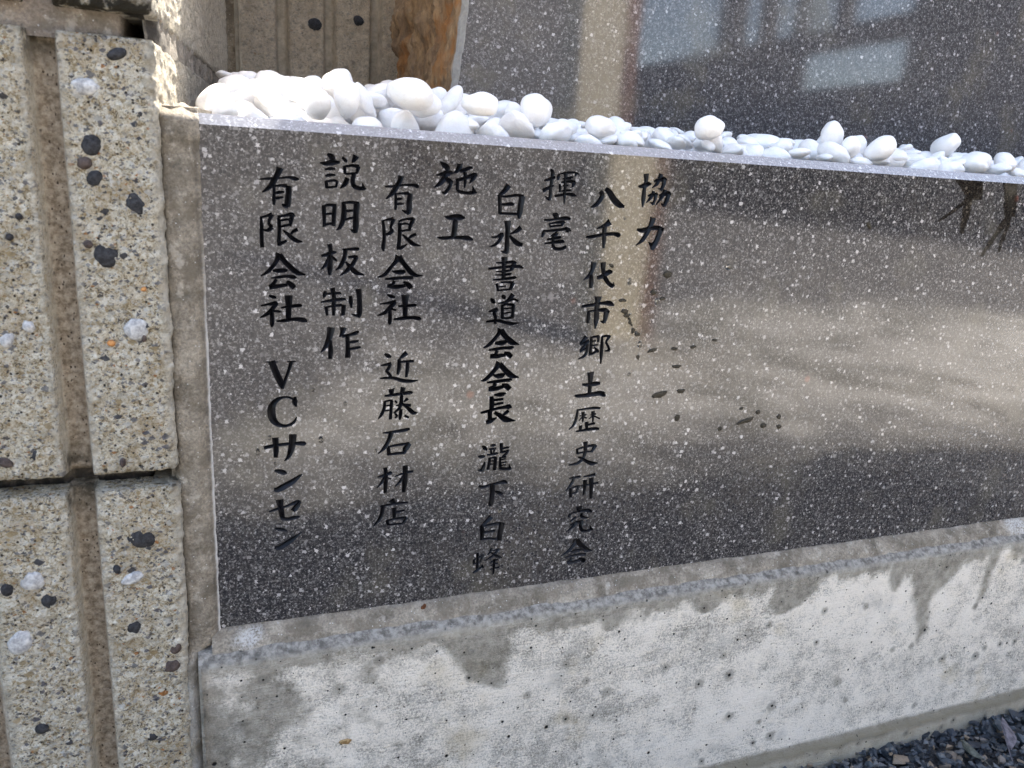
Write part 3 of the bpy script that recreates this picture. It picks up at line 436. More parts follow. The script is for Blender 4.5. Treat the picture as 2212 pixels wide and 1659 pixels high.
PEBBLES = '''
8 728 204 251 2198 75 169 -16 -75
8 747 173 496 2287 171 38 -18 96
1 756 142 582 2335 82 181 -21 4
2 795 199 851 2389 147 6 -14 134
6 798 176 1073 2419 198 24 -3 6
5 737 171 1233 2451 149 11 -23 131
0 967 220 1463 2478 59 17 -13 190
4 730 322 274 2204 31 -14 17 -196
8 744 415 512 2292 41 25 74 -179
0 741 292 504 2298 57 139 6 131
2 734 393 826 2384 183 23 -7 78
6 748 309 1021 2415 83 37 6 178
8 838 366 1292 2451 161 -3 10 118
8 970 383 1431 2475 198 15 22 4
5 736 298 1617 2501 188 57 -19 33
7 789 312 1781 2507 26 144 -134 -21
4 805 353 2121 2516 77 -14 -23 -183
6 811 393 2266 2500 197 2 5 34
2 772 276 2445 2496 193 -9 -3 51
8 893 301 2626 2509 13 21 2 -198
7 882 305 2783 2515 49 61 -72 -169
2 749 459 313 2204 64 5 -52 182
3 782 454 407 2273 59 -4 -152 116
5 971 628 503 2300 5 -21 199 -2
2 829 595 802 2379 91 12 -13 177
2 878 572 1067 2415 186 37 4 64
6 832 545 1295 2445 90 -4 0 -178
4 913 589 1480 2489 190 -2 30 -53
0 752 504 1632 2488 184 17 -2 -77
4 783 425 1830 2514 163 -6 -23 -114
7 855 681 2043 2495 174 60 29 -73
4 710 563 2292 2520 125 -81 77 -109
1 951 624 2401 2510 26 58 64 178
7 943 613 2634 2512 8 -30 163 -111
4 937 446 2905 2524 183 -1 -23 -77
8 951 587 266 2198 58 22 53 -183
1 926 732 388 2243 38 -191 31 35
1 777 815 582 2305 64 183 -17 -47
2 828 816 793 2353 16 -180 -85 10
1 913 850 969 2416 28 171 42 91
5 747 876 1280 2401 10 -114 163 -20
3 788 803 1439 2442 21 -47 100 -165
6 767 722 1627 2456 134 3 17 -148
3 821 946 1819 2443 42 -74 104 -148
6 897 819 2066 2485 11 32 93 174
5 937 915 2179 2467 105 -47 136 -91
4 929 818 2410 2478 105 -59 42 -154
1 730 749 2654 2482 181 33 75 19
4 951 953 2722 2450 48 168 97 -7
6 946 1088 278 2190 148 -94 14 -96
0 810 942 386 2206 79 -183 -5 20
5 796 996 554 2297 45 188 -34 39
6 957 949 871 2371 108 67 -5 154
3 766 971 1104 2374 86 -45 59 -164
6 596 938 1197 2395 76 -46 137 -115
7 744 959 1517 2408 96 48 16 168
7 624 1033 1586 2389 105 -138 -37 93
1 961 1152 1781 2408 81 -121 -136 15
7 860 1026 1963 2411 42 104 -162 -38
7 952 967 2317 2439 28 51 39 187
2 588 1032 2518 2387 196 7 40 11
3 732 935 2583 2431 195 44 14 -4
8 720 999 2864 2408 182 -27 52 -59
0 909 1241 270 2127 82 32 -46 173
4 849 1150 405 2216 108 20 94 -138
5 833 1117 542 2263 77 -77 163 -40
2 872 1088 861 2329 56 -16 18 -191
6 723 1156 1096 2328 82 -11 1 -182
2 858 1125 1273 2348 150 -19 30 -128
0 956 1125 1483 2373 76 51 2 178
8 813 1127 1627 2390 88 84 68 144
7 643 1214 1872 2355 163 79 82 22
3 927 1132 2063 2395 28 54 7 190
1 853 1164 2209 2393 40 122 101 116
7 862 1208 2415 2380 60 95 -162 30
2 928 1133 2698 2379 6 -41 -31 -193
5 879 1201 2883 2387 178 -76 50 -5
0 916 1368 278 2117 115 31 -6 -160
3 660 1322 500 2201 112 18 0 -165
6 766 1333 636 2248 78 9 32 -181
8 899 1494 282 2105 118 33 21 157
2 740 1582 443 2142 92 9 -55 169
6 828 1634 592 2237 119 151 -33 45
2 647 1658 311 2082 90 6 59 -168
5 709 1694 391 2145 132 137 53 -30
3 952 1782 552 2242 59 139 7 -131
5 686 1897 262 2093 180 -31 -33 -76
1 815 1911 377 2137 91 162 12 74
3 825 1922 526 2201 60 -39 145 -118
5 753 2002 310 2103 115 42 -35 155
3 959 2073 458 2187 61 -6 144 -125
5 753 2079 568 2215 106 164 39 -20
1 864 2135 264 2096 129 151 26 7
1 721 2251 389 2133 136 145 -18 2
0 973 2244 491 2180 22 -6 -185 -72
7 665 2456 255 2069 72 -53 -152 95
0 776 2381 405 2127 121 14 20 -158
2 742 2385 675 2231 176 73 -21 57
4 756 2638 274 2092 134 85 -11 -121
0 953 2576 433 2155 164 68 28 -88
3 740 2598 671 2247 160 91 -2 -78
5 922 2770 294 2128 65 -96 118 -112
5 799 2721 447 2160 188 23 25 -59
0 710 2767 690 2250 131 -131 -74 -2
3 722 2986 262 2078 19 12 -19 198
7 582 2880 378 2116 41 -5 -186 -60
6 798 2956 675 2234 84 21 -43 175
8 798 3132 253 2075 13 -1 -90 178
7 731 3103 350 2116 16 27 109 -164
2 913 3106 684 2239 9 1 50 -193
7 958 3341 264 2100 197 -30 6 -20
7 895 3312 406 2149 45 -11 -41 190
8 754 3302 605 2222 137 136 -2 -53
8 708 3490 252 2065 192 29 15 -45
0 948 3529 457 2168 84 45 -83 155
3 839 3428 542 2213 13 21 -185 71
7 764 3732 255 2077 90 172 16 47
3 864 3714 383 2135 184 14 17 -76
5 940 3736 513 2213 184 -56 -28 -46
1 747 3904 261 2085 122 141 -19 70
4 746 3855 426 2153 29 29 -92 173
1 798 3860 596 2213 39 -195 -18 11
3 830 4040 282 2094 97 -6 83 -154
6 747 4023 407 2123 180 47 -14 72
4 800 4114 632 2240 131 82 4 -127
2 959 4309 297 2088 162 54 -20 101
7 864 4257 478 2175 144 84 -7 111
1 755 4269 609 2232 33 174 38 84
1 907 4453 299 2104 178 -15 53 -74
5 901 4428 437 2166 185 58 -14 -48
8 959 4384 574 2235 128 71 -82 109
2 795 4618 273 2069 4 0 47 -194
4 829 4582 432 2168 155 26 74 -99
0 761 4662 605 2227 16 104 80 -150
7 973 4839 264 2096 0 -24 -15 198
6 888 4789 423 2136 114 28 30 -159
6 871 4861 641 2227 34 8 -59 188
4 669 4999 273 2080 162 40 -40 102
7 844 4921 376 2132 132 63 25 -134
3 725 5026 647 2245 111 159 -27 41
1 765 5119 270 2088 107 120 -1 119
1 953 5048 387 2150 75 -31 -49 176
3 900 5186 625 2237 173 -35 43 -84
8 950 5233 257 2096 39 -90 138 107
3 934 5176 433 2181 67 104 -7 -157
2 563 5322 620 2195 40 -194 -28 6
5 909 5424 269 2143 93 -99 125 77
4 929 5333 392 2146 21 -13 9 -198
0 780 5465 603 2230 31 106 104 -130
1 741 5487 371 2125 73 43 33 -178
8 951 5875 545 2199 192 46 -1 33
4 759 5703 402 2139 128 2 34 -150
4 739 5558 283 2093 89 25 43 -172
5 897 5948 412 2162 103 45 75 147
0 875 5606 599 2223 85 176 -25 36
8 868 5688 262 2097 43 59 -64 175
0 800 6075 403 2142 180 50 -72 3
1 873 5743 602 2233 137 71 -55 115
6 839 5811 288 2177 62 96 -54 -155
0 766 6186 424 2145 170 56 38 81
1 821 5924 657 2246 152 99 20 -82
2 761 5830 248 2075 8 0 -186 72
1 620 6278 399 2130 96 92 -27 147
1 922 6087 639 2246 199 22 0 4
4 844 5933 268 2153 52 9 132 141
1 716 6367 266 2078 162 82 -25 -80
5 923 6054 412 2290 16 -162 -30 -112
0 919 6046 273 2098 104 -108 130 -23
1 619 6378 516 2177 139 128 1 -67
7 722 6226 590 2209 43 45 28 188
4 838 6172 295 2100 176 37 -10 -87
6 893 6518 289 2083 194 50 -4 -6
7 778 6377 426 2149 75 180 5 -42
5 868 6093 290 2207 181 35 47 63
6 793 6695 352 2134 66 0 -101 -159
1 879 6016 524 2192 157 -17 64 -105
4 741 76 272 2220 191 -11 -58 -11
7 725 162 358 2235 31 -83 -179 -2
0 920 56 395 2268 15 82 31 -179
5 832 281 614 2354 40 -1 -189 -52
0 794 49 1004 2424 42 119 -141 -65
7 835 71 1153 2452 8 144 -104 -92
7 860 289 1523 2551 38 49 127 141
0 730 135 1625 2485 191 12 -9 -57
5 722 409 258 2278 143 -44 55 121
7 894 261 391 2266 75 9 -72 171
1 926 509 440 2370 160 -28 -27 -113
8 659 471 958 2402 111 -16 -6 165
2 861 354 904 2414 24 -39 180 -73
4 937 460 1131 2467 96 174 -8 17
2 814 486 1385 2486 28 108 -65 153
7 746 393 1562 2489 98 153 63 55
6 856 397 1964 2521 88 -29 46 171
6 827 211 2059 2515 173 40 -50 -77
7 660 479 2337 2558 40 -148 86 96
7 963 256 2526 2565 178 84 -5 -32
1 922 406 2720 2562 77 112 -67 131
7 966 269 2832 2618 47 -137 -82 110
3 739 510 243 2307 66 -119 -2 -147
2 941 377 340 2335 8 44 14 -194
0 631 777 499 2270 50 160 6 109
1 831 577 945 2431 114 -12 -151 63
6 806 685 1046 2419 110 90 22 139
5 777 636 1187 2440 8 -41 -28 -194
2 843 689 1333 2430 174 28 4 94
3 748 619 1694 2490 33 -30 73 -181
8 813 551 1823 2522 47 -81 52 -169
5 795 563 2103 2511 181 5 0 86
7 804 801 2203 2468 11 112 -161 37
4 924 440 2450 2523 55 23 2 191
2 849 612 2527 2511 158 78 63 -70
8 925 691 2783 2503 65 -75 -43 168
4 753 740 264 2214 25 90 -106 142
7 901 815 307 2315 170 99 -11 -36
6 851 695 639 2352 32 -58 -47 183
0 889 882 656 2335 172 -60 19 -82
5 873 899 764 2423 100 59 -73 145
6 751 998 1315 2372 172 -14 19 -99
7 963 928 1405 2467 165 -27 88 -65
1 738 812 1542 2452 154 78 66 -76
3 876 798 1774 2472 59 -49 66 -173
6 955 826 1953 2456 195 -16 24 -32
3 571 964 2064 2412 7 -56 -20 -191
5 765 943 2463 2458 136 -1 144 26
1 843 765 2546 2484 138 141 35 0
5 750 803 2795 2467 86 15 18 179
3 781 985 126 2321 2 -199 -16 -5
4 962 930 269 2213 98 63 106 -123
4 765 1119 724 2329 120 72 24 141
5 768 1058 1007 2361 108 59 24 156
4 979 1044 964 2467 14 -196 21 30
5 789 847 1109 2410 138 93 14 110
7 766 1035 1416 2393 175 12 80 -54
0 790 867 1665 2437 193 21 45 -19
8 898 1021 1692 2414 91 -18 -2 -177
4 936 1064 2214 2497 107 55 25 158
5 808 1035 2374 2505 184 -53 56 7
1 770 1092 2383 2398 133 -14 24 -147
4 690 1055 2610 2426 61 162 6 -101
2 775 1056 2920 2416 156 -75 97 23
6 878 1187 268 2256 166 -28 70 83
6 750 1285 361 2183 102 -94 -110 -93
1 887 1203 513 2360 84 20 40 -176
5 948 1227 841 2346 88 -102 117 -91
2 903 1245 1032 2338 84 -86 117 -110
2 765 1229 1225 2322 164 26 11 111
0 754 1245 1428 2343 43 116 84 133
1 861 1234 1662 2376 146 -38 111 -69
7 577 1249 1792 2348 157 8 65 -105
6 945 1225 2055 2453 138 -33 74 -119
7 800 1238 2286 2369 95 127 -121 -16
1 837 1231 2558 2371 158 34 -71 -94
5 927 1179 2760 2456 11 1 17 199
1 976 1206 3021 2392 75 57 -24 175
4 814 1356 273 2234 179 -77 -33 28
4 740 1231 533 2255 189 7 -65 -10
6 941 1243 672 2311 189 -25 -32 53
2 905 1511 263 2201 190 -47 40 16
2 946 1402 430 2178 64 -14 105 -157
5 822 1521 504 2223 51 115 131 -84
1 725 1685 255 2127 13 -64 16 -188
0 931 1568 355 2202 24 -56 -142 127
3 758 1952 416 2251 124 -5 51 -148
4 736 1694 288 2220 15 -168 -102 34
7 903 1815 423 2172 3 156 -51 115
3 779 1873 635 2230 187 63 -30 -5
8 851 2058 221 2316 178 -87 9 -22
4 848 1817 282 2169 24 -83 -41 176
1 907 2078 324 2190 185 -24 59 43
2 644 2256 243 2063 82 6 95 -155
3 923 2426 503 2194 195 -39 18 15
1 757 2334 402 2213 195 -43 10 -7
6 972 2359 278 2130 34 121 44 -149
4 865 2473 337 2183 122 146 42 -45
1 758 2480 633 2233 160 63 45 91
5 715 2540 251 2136 94 -96 93 115
8 809 2665 342 2191 58 -6 -3 191
5 966 2603 534 2256 188 26 5 -63
3 853 2799 277 2253 52 31 -15 190
4 852 2799 428 2240 140 67 21 124
5 955 2821 591 2237 35 3 188 -58
4 858 2940 283 2183 182 -49 -30 -59
5 565 2827 485 2159 140 31 45 -132
3 749 3045 572 2217 110 50 -76 140
3 815 3109 269 2181 197 -13 -29 -15
6 944 3006 425 2176 166 72 84 -9
5 900 3190 579 2276 134 120 -74 46
3 857 3351 266 2211 188 -63 -7 -25
5 928 3233 355 2236 6 38 -1 -196
3 898 3282 486 2257 143 112 -61 56
2 839 3569 262 2099 3 -164 -81 82
0 908 3616 380 2209 173 -15 -46 89
7 718 3586 563 2203 46 -24 73 -179
1 827 3656 266 2159 64 0 64 178
4 965 3809 361 2261 14 38 12 -195
8 840 3704 626 2235 35 -3 138 -140
4 793 3877 284 2185 174 -18 -61 -76
0 828 3966 381 2194 184 77 -16 6
5 813 3938 505 2212 133 35 145 3
6 765 4079 273 2183 55 65 15 180
1 755 4148 411 2139 181 -26 38 -72
1 909 4056 491 2213 65 159 83 -61
1 887 4183 281 2109 150 89 -82 -52
6 788 4298 377 2207 54 -85 10 -173
0 782 4445 654 2239 111 153 -61 -21
1 641 4364 247 2148 190 -14 -58 14
5 673 4417 309 2222 175 50 -26 -79
8 796 4346 456 2252 116 -36 14 158
3 978 4586 273 2174 1 -2 -64 -189
6 902 4610 371 2254 161 37 39 106
5 928 4492 486 2286 49 -119 -26 151
1 829 4752 284 2181 13 118 -160 -19
7 778 4690 500 2189 104 29 -53 160
0 794 4858 443 2222 145 128 -35 -38
5 897 4984 272 2199 187 -61 8 -37
1 766 4930 499 2176 192 -39 4 -39
5 741 4962 553 2256 188 42 10 -52
4 823 5153 273 2223 21 -70 135 -128
5 780 5085 540 2201 196 21 -31 7
1 949 5276 705 2285 27 -67 -95 -161
1 804 5488 354 2234 175 -62 -36 -64
3 769 5306 511 2190 13 -21 -70 -186
2 852 5333 573 2253 195 -25 38 -7
8 916 5595 266 2200 187 52 -16 -46
5 974 5454 486 2217 39 85 -50 170
1 708 5440 698 2251 195 -34 -27 10
2 662 5713 259 2182 124 47 24 148
6 867 5605 476 2177 181 -6 -57 62
8 583 5537 657 2234 152 -129 7 7
7 582 5773 375 2213 114 17 133 95
7 723 5769 471 2198 65 181 -44 -31
1 843 5670 686 2280 80 -146 -31 106
7 728 5889 337 2256 55 -32 -98 -162
1 955 5886 445 2280 168 91 -54 -25
0 777 5796 705 2264 186 -71 16 -12
7 975 6194 260 2285 194 -23 37 -24
5 871 6142 506 2213 134 -43 53 132
4 726 5972 562 2312 172 -37 -93 -17
6 865 6290 283 2168 94 135 60 97
5 583 6283 490 2174 181 14 -47 -69
2 626 6254 522 2241 69 -145 -118 -10
5 964 6432 293 2181 75 -3 16 184
4 880 6230 381 2249 55 -100 130 101
0 754 6352 459 2256 132 143 47 -1
1 820 6574 340 2187 139 -85 21 114
1 787 6309 644 2238 86 8 -123 132
0 944 6679 252 2108 74 93 -102 124
3 766 6680 450 2154 41 -18 18 -194
4 739 6462 537 2211 35 -170 -65 75
8 728 6552 206 2310 42 -27 29 192
7 730 6508 410 2138 118 152 34 42
3 820 6598 544 2206 61 -2 -187 -36
2 862 102 1499 2488 96 -102 -139 29
6 814 188 1817 2500 95 8 7 176
4 740 413 1003 2473 24 -35 -62 185
6 853 662 1626 2544 36 39 -189 -38
5 861 196 2232 2531 68 118 -84 -120
0 874 273 2335 2529 86 156 -28 -87
1 817 392 2844 2621 153 -82 84 -51
4 714 587 374 2283 160 -48 84 72
0 959 763 454 2359 55 -160 102 31
5 766 559 611 2347 83 -178 -22 -32
0 773 780 1199 2405 144 33 -4 135
2 794 1069 1153 2374 86 -111 -58 129
7 763 402 1696 2512 63 179 53 -37
2 608 521 1731 2497 6 -79 169 -73
7 952 688 2196 2503 145 -10 -4 137
3 846 556 2747 2522 48 25 -32 -190
4 960 738 174 2337 65 -20 5 -188
0 954 859 2276 2548 108 9 -140 -93
2 923 742 2447 2566 21 -31 187 -59
1 795 894 2926 2448 62 124 140 33
8 972 886 462 2265 181 -54 20 61
0 844 1000 692 2333 94 76 70 -143
6 923 1114 1915 2421 115 147 44 57
5 976 1130 2502 2466 154 -94 68 52
2 914 1084 3008 2411 109 -98 8 -136
1 729 1243 419 2292 29 71 -72 170
3 909 1205 1156 2405 167 11 -29 -106
6 822 1209 1974 2538 138 36 36 -136
1 925 1190 2314 2481 27 -64 -149 114
3 940 1294 325 2325 50 38 -144 -124
7 745 1417 548 2230 81 139 118 -14
5 725 1445 386 2258 38 -1 2 -196
3 736 1664 508 2189 185 65 35 -14
8 875 1569 283 2285 197 31 13 -3
2 906 2139 305 2268 18 91 -10 177
0 749 2181 399 2207 145 75 -19 -114
6 838 2280 624 2228 54 -117 149 33
1 790 2242 289 2159 54 8 -33 190
0 742 2577 383 2247 71 169 -69 38
7 787 2921 308 2287 98 156 77 -4
5 815 2880 399 2328 82 87 -118 109
5 879 2956 508 2289 165 -100 -53 -9
4 933 3080 281 2291 50 16 -53 -185
3 898 3144 468 2208 39 123 14 -152
5 819 3452 354 2131 42 53 65 -177
3 834 3528 259 2211 17 -17 74 184
2 805 3706 264 2249 79 36 64 169
5 801 3993 327 2279 98 25 48 -166
4 903 3794 546 2334 157 -57 19 108
5 827 4148 313 2246 171 4 101 26
2 837 4171 443 2231 155 30 22 -121
3 760 4257 260 2202 55 -88 -28 -169
5 901 4339 283 2296 132 93 20 -116
7 756 4769 558 2203 83 33 -54 170
6 945 5113 499 2294 194 33 -19 -28
5 870 5324 446 2287 89 -126 120 43
8 849 5381 614 2309 175 -25 62 -70
1 930 5633 282 2312 72 13 -61 176
8 619 5733 274 2239 3 -20 -1 -199
1 845 5656 370 2240 113 108 2 -124
7 674 5563 727 2260 193 48 17 -2
3 699 4557 585 2205 167 -18 50 -96
6 794 6508 440 2241 187 63 33 3
2 663 6687 624 2204 106 30 -37 163
2 601 6891 244 2047 8 9 197 33
6 884 7074 284 2110 99 -20 32 170
6 965 4813 346 2248 175 -52 82 -11
'''
PSC = 1.2
def LIFT(x, y):                           # heap the pebbles a little higher towards the back
    l = sm(.16, .10, x)
    return .0015 + (1 - l) * .0035 * sm(.02, .06, y) + l * (.001 * sm(.03, .10, y))
HIDDEN = set(map(int, '6 24 25 26 27 31 32 33 34 35 38 39 40 41 42 43 46 47 48 50 51 52 53 54 55 56 57 58 59 60 62 79 80 84 89 90 91 92 94 101 104 109 115 117 121 126 130 135 136 137 138 139 141 147 149 150 158 161 175 181 184 191 192 194 201 202 203 205 207 214 216 217 219 220 227 228 234 235 236 238 240 244 248 249 250 251 253 255 259 260 263 266 269 274 275 276 279 281 296 298 301 308 311 312 314 315 320 322 325 326 327 331 333 335 338 340 343 346 349 352 359 360 363 364 365 371 374 377 380 381 382 384 387 389 393 400 401 403 405 407 412 416 422 423 424 426 429 432 434 435 437 438 441 444 446 447 449 450 451 454 455 456'.split()))   # wholly covered by the others

# ------------------------------------------------------------------ ground
GZ = -0.150
g = obj('ground', mesh('ground', [(-300, -300, GZ - .004), (300, -300, GZ - .004), (300, 300, GZ - .004), (-300, 300, GZ - .004)], [(0, 1, 2, 3)]), MAT['soil'])
tag(g, 'dark blue grey gravel bed in front of the stone plinth', 'ground', kind='structure')
MAT['pave'] = None
k = M('pale_concrete_paving')
q_ = k.sep(k.co)
pvc = k.mix(k.ss(.3, .7, k.noise(9, 5, .65)), (.46, .44, .395), (.62, .60, .55))
pvc = k.mix(k.math('MULTIPLY', k.ss(.48, .62, k.noise(4.2, 5, .62)), .8), pvc, (.22, .21, .17))
pvc = k.mix(k.math('MULTIPLY', k.ss(.55, .64, k.noise(9, 5, .65, co=k.map(loc=(3, 1, 0)))), .7), pvc, (.13, .115, .08))
# older grey asphalt further out, added to dim the mirrored ground
ed = k.math('ADD', q_[1], k.math('MULTIPLY', k.math('SUBTRACT', k.noise(1.6, 5, .6), .5), 1.3))
ed = k.math('ADD', ed, k.math('MULTIPLY', k.ss(.35, -.05, q_[0]), -.45))
ed = k.math('ADD', ed, k.math('MULTIPLY', k.ss(.6, 1.6, q_[0]), .45))
asp = k.mix(k.ss(.3, .7, k.noise(3, 5, .65)), (.11, .105, .10), (.22, .21, .195))
pvc = k.mix(k.ss(-1.0, -1.35, ed), pvc, asp)
# grit trodden from the gravel bed onto the paving edge
gr_ = k.math('ADD', q_[1], k.math('MULTIPLY', k.math('SUBTRACT', k.noise(5, 6, .7), .5), .55))
pvc = k.mix(k.math('MULTIPLY', k.ss(-.72, -.42, gr_), .93), pvc, (.05, .048, .045))
MAT['pave'] = k.out(pvc, .9, k.bump(k.noise(60, 5), .4, .003))
pvv = []; pvf = []
for i in range(240):
    x = -12 + 10.5 * (i / 20) if i < 20 else (-1.5 + 4.5 * (i - 20) / 199 if i < 220 else 3 + 27 * (i - 219) / 20)
    y = -.455 + .075 * nz((x, 0, 0), 2.6, 3) + .035 * nz((x, 0, 0), 9, 5) + .012 * nz((x, 0, 0), 30, 5)
    pvv += [(x, y, GZ - .02), (x, y - .004, GZ + .003), (x, -16, GZ + .004)]
for i in range(239): pvf += [(3 * i + 1, 3 * i + 2, 3 * i + 5, 3 * i + 4), (3 * i, 3 * i + 1, 3 * i + 4, 3 * i + 3)]
g = obj('pavement', mesh('pavement', pvv, [f[::-1] for f in pvf]), MAT['pave'])
tag(g, 'pale concrete paving in the sun beyond the gravel', 'pavement', kind='structure')

# ------------------------------------------------------------------ ribbed block walls
def strip(path, zs, disp, attrs, mat, name, parent, closed_back=True):
    """path: list of ((x,y),(nx,ny)); disp(i,x,y,z)-> outward offset; attrs(i,x,y,z) -> dict of floats"""
    vs = []; A = {}
    n = len(zs)
    for i, ((x, y), (nx, ny)) in enumerate(path):
        for j, z in enumerate(zs):
            d = disp(i, x, y, z, j)
            vs.append((x + nx * d, y + ny * d, z + (disp.dz(i, x, y, z, j) if hasattr(disp, 'dz') else 0)))
            for k_, v_ in attrs(i, x, y, z).items(): A.setdefault(k_, []).append(v_)
    fs = []
    for i in range(len(path) - 1):
        for j in range(n - 1):
            a_ = i * n + j; fs.append((a_, a_ + n, a_ + n + 1, a_ + 1))
    me = mesh(name, [Vector(v) - (parent.location if parent else Vector()) for v in vs], fs, True)
    for k_, vals in A.items():
        at = me.attributes.new(k_, 'FLOAT', 'POINT'); at.data.foreach_set('value', vals)
    return obj(name, me, mat, parent)

def groove_depth(x, c0, pitch, w, dep, sl):
    u = abs((x - c0 + pitch / 2) % pitch - pitch / 2)      # distance to the nearest groove centre
    return 1.0 - sm(w / 2 - sl, w / 2, u)

PF = -.008                                                # front plane of the pillar ribs
def pillar_path(st):
    P = []
    x = -.26
    while x < -.0166:
        P.append(((x, PF), (0.0, -1.0))); x += st if x > -.078 else .004
    r = .0030; c = (-.0160, PF + r)
    ang0, ang1 = -90, -6.3
    for i in range(7):
        t = R(ang0 + (ang1 - ang0) * i / 6); P.append(((c[0] + r * math.cos(t), c[1] + r * math.sin(t)), (math.cos(t), math.sin(t))))
    x0, y0 = P[-1][0]
    L = .290; s = .0015
    dx, dy = math.sin(R(6.3)), math.cos(R(6.3))
    while s < L:
        P.append(((x0 + dx * s, y0 + dy * s), (dy, -dx))); s += .0015 if s < .1 else .003
    P.append(((x0 + dx * L - .08, y0 + dy * L), (0, 1)))
    return P

def make_block(parent, z0, z1, seed):
    fine_ = z0 < .3
    path = pillar_path(.0006 if fine_ else .0012)
    nzs = int((z1 - z0) / (.0008 if fine_ else .0016))
    zs = [z0 + (z1 - z0) * j / nzs for j in range(nzs + 1)]
    def grv(x, y): return groove_depth(x, -.0495, .0412, .0112, .006, .0019) if (y < PF + .0005) else 0.0
    def disp(i, x, y, z, j):
        p = (x, y, z)
        g_ = grv(x, y)
        rough = nz(p, 190, seed) * .0010 + nz(p, 420, seed + 3) * .0009 + nz(p, 900, seed + 1) * .0005 + nz(p, 60, seed + 5) * .0012
        side = sm(PF + .001, PF + .004, y)
        rough *= (1 - .75 * g_) * (1 - .35 * side)
        e = min(z - z0, z1 - z)
        re = .0028 * (1 + .5 * nz(p, 120, seed + 9))
        edge = 0.0
        if e < re: t = 1 - e / re; edge = .0030 * (1 - math.sqrt(max(0, 1 - t * t)))
        if e < .00001: edge = .011
        d = -.0085 * g_ + rough - edge
        if x > -.0185 and y < PF + .001: d -= .0009 * max(0, nz(p, 130, seed + 2)) # worn corner
        return d
    def at(i, x, y, z):
        g_ = grv(x, y)
        u = abs((x + .0495 + .0206) % .0412 - .0206)
        skin = max(.62 * sm(.0034, .0040, u) * (1 - sm(.0054, .0058, u)), sm(.0052, .0058, u) * (1 - sm(.0068, .0080, u))) if y < PF + .0005 else .85
        if y < PF + .0005 and x > -.0165: skin = max(skin, .6)
        if y >= PF + .0005: skin = 1.5  # side face paler, its lit look partly put into the colour
        e = min(z - z0, z1 - z)
        dirt_shade = .85 * (1 - sm(.0, .006, e)) * (.4 + .6 * g_)
        if z - z0 < .010 and z0 > .2 and y < PF + .003: dirt_shade = max(dirt_shade, 1.5 * (1 - sm(.0015, .0085 + .003 * nz((x, y, 0), 70, 2), z - z0)))  # mossy grime and underside shade, both painted along the bottom edge
        if g_ > .3: dirt_shade = max(dirt_shade, .9 * (1 - sm(.002, .016, e)) )
        return {'groove': g_, 'skin': skin * (.6 + .4 * nz((x, y, z), 140, 4)), 'dirt_shade': dirt_shade}
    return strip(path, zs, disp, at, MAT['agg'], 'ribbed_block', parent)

pil = empty('block_pillar', (-.06, .12, GZ))
tag(pil, 'ribbed split face concrete block pillar left of the dark plate', 'block wall')
BL = [(-.160, .0770), (.0830, .2510), (.2580, .4230), (.4330, .598), (.608, .72)]
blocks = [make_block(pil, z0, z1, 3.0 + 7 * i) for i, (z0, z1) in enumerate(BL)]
# mortar core filling the joints
core = [(-.26, PF + .0058), (-.0200, PF + .0058), (-.0182, PF + .009), (.011, .270), (-.26, .270)]
def prism_xy(poly, z0, z1):
    n = len(poly); vs = [(x, y, z0) for x, y in poly] + [(x, y, z1) for x, y in poly]
    fs = [tuple(range(n))[::-1], tuple(range(n, 2 * n))] + [(i, (i + 1) % n, n + (i + 1) % n, n + i) for i in range(n)]
    return vs, fs
part('mortar_core', *prism_xy([(-.26, PF + .0185), (-.0245, PF + .0185), (-.0235, PF + .022), (.004, .270), (-.26, .270)], -.17, .70), MAT['bedmortar'], pil)
def bed(zc, h, yb, mat, dk):
    path = []; x = -.26
    while x < -.0245: path.append(((x, yb), (0, -1))); x += .0012 if x > -.08 else .006
    path += [((-.0240, yb + .001), (.6, -.8)), ((-.0235, yb + .004), (1, -.1)), ((-.0235, yb + .012), (1, -.1)), ((.003, .27), (1, -.1))]
    zs = [zc - h + 2 * h * j / 10 for j in range(11)]
    def disp(i, x, y, z, j): return nz((x, y, z), 180, 7) * .0006 + nz((x, y, z), 500, 2) * .0003
    def at(i, x, y, z): return {'crust': 0.0, 'dirt_shade': dk}
    return strip(path, zs, disp, at, mat, 'bed_joint', pil)
bed(.2545, .0065, PF + .0056, MAT['bedmortar'], .15)
bed(.0800, .0055, PF + .0170, MAT['bedmortar'], 1.0)  # lower joint blackened, the gap's shade painted into its colour
def side_fill(zc, h):
    path = []; s = .0085
    x0, y0 = -.0131, PF + .0027
    dx, dy = math.sin(R(6.3)), math.cos(R(6.3))
    while s < .285:
        path.append(((x0 + dx * s - .0006, y0 + dy * s), (dy, -dx))); s += .002
    zs = [zc - h + 2 * h * j / 10 for j in range(11)]
    def disp(i, x, y, z, j): return nz((x, y, z), 150, 7) * .0010 + nz((x, y, z), 400, 2) * .0005 - .004 * (1 - sm(0, 4, i))
    def at(i, x, y, z): return {'crust': .15, 'dirt_shade': .9 * max(0, nz((x, y, 0), 45, 3)) + .9 * (1 - sm(1, 6, i))}
    strip(path, zs, disp, at, MAT['mortar'], 'side_joint', pil)
for zc, h in ((.2545, .0055), (.428, .007), (.603, .007)): side_fill(zc, h)
for zc in (.428, .603): bed(zc, .0075, PF + .0052, MAT['bedmortar'], .2)

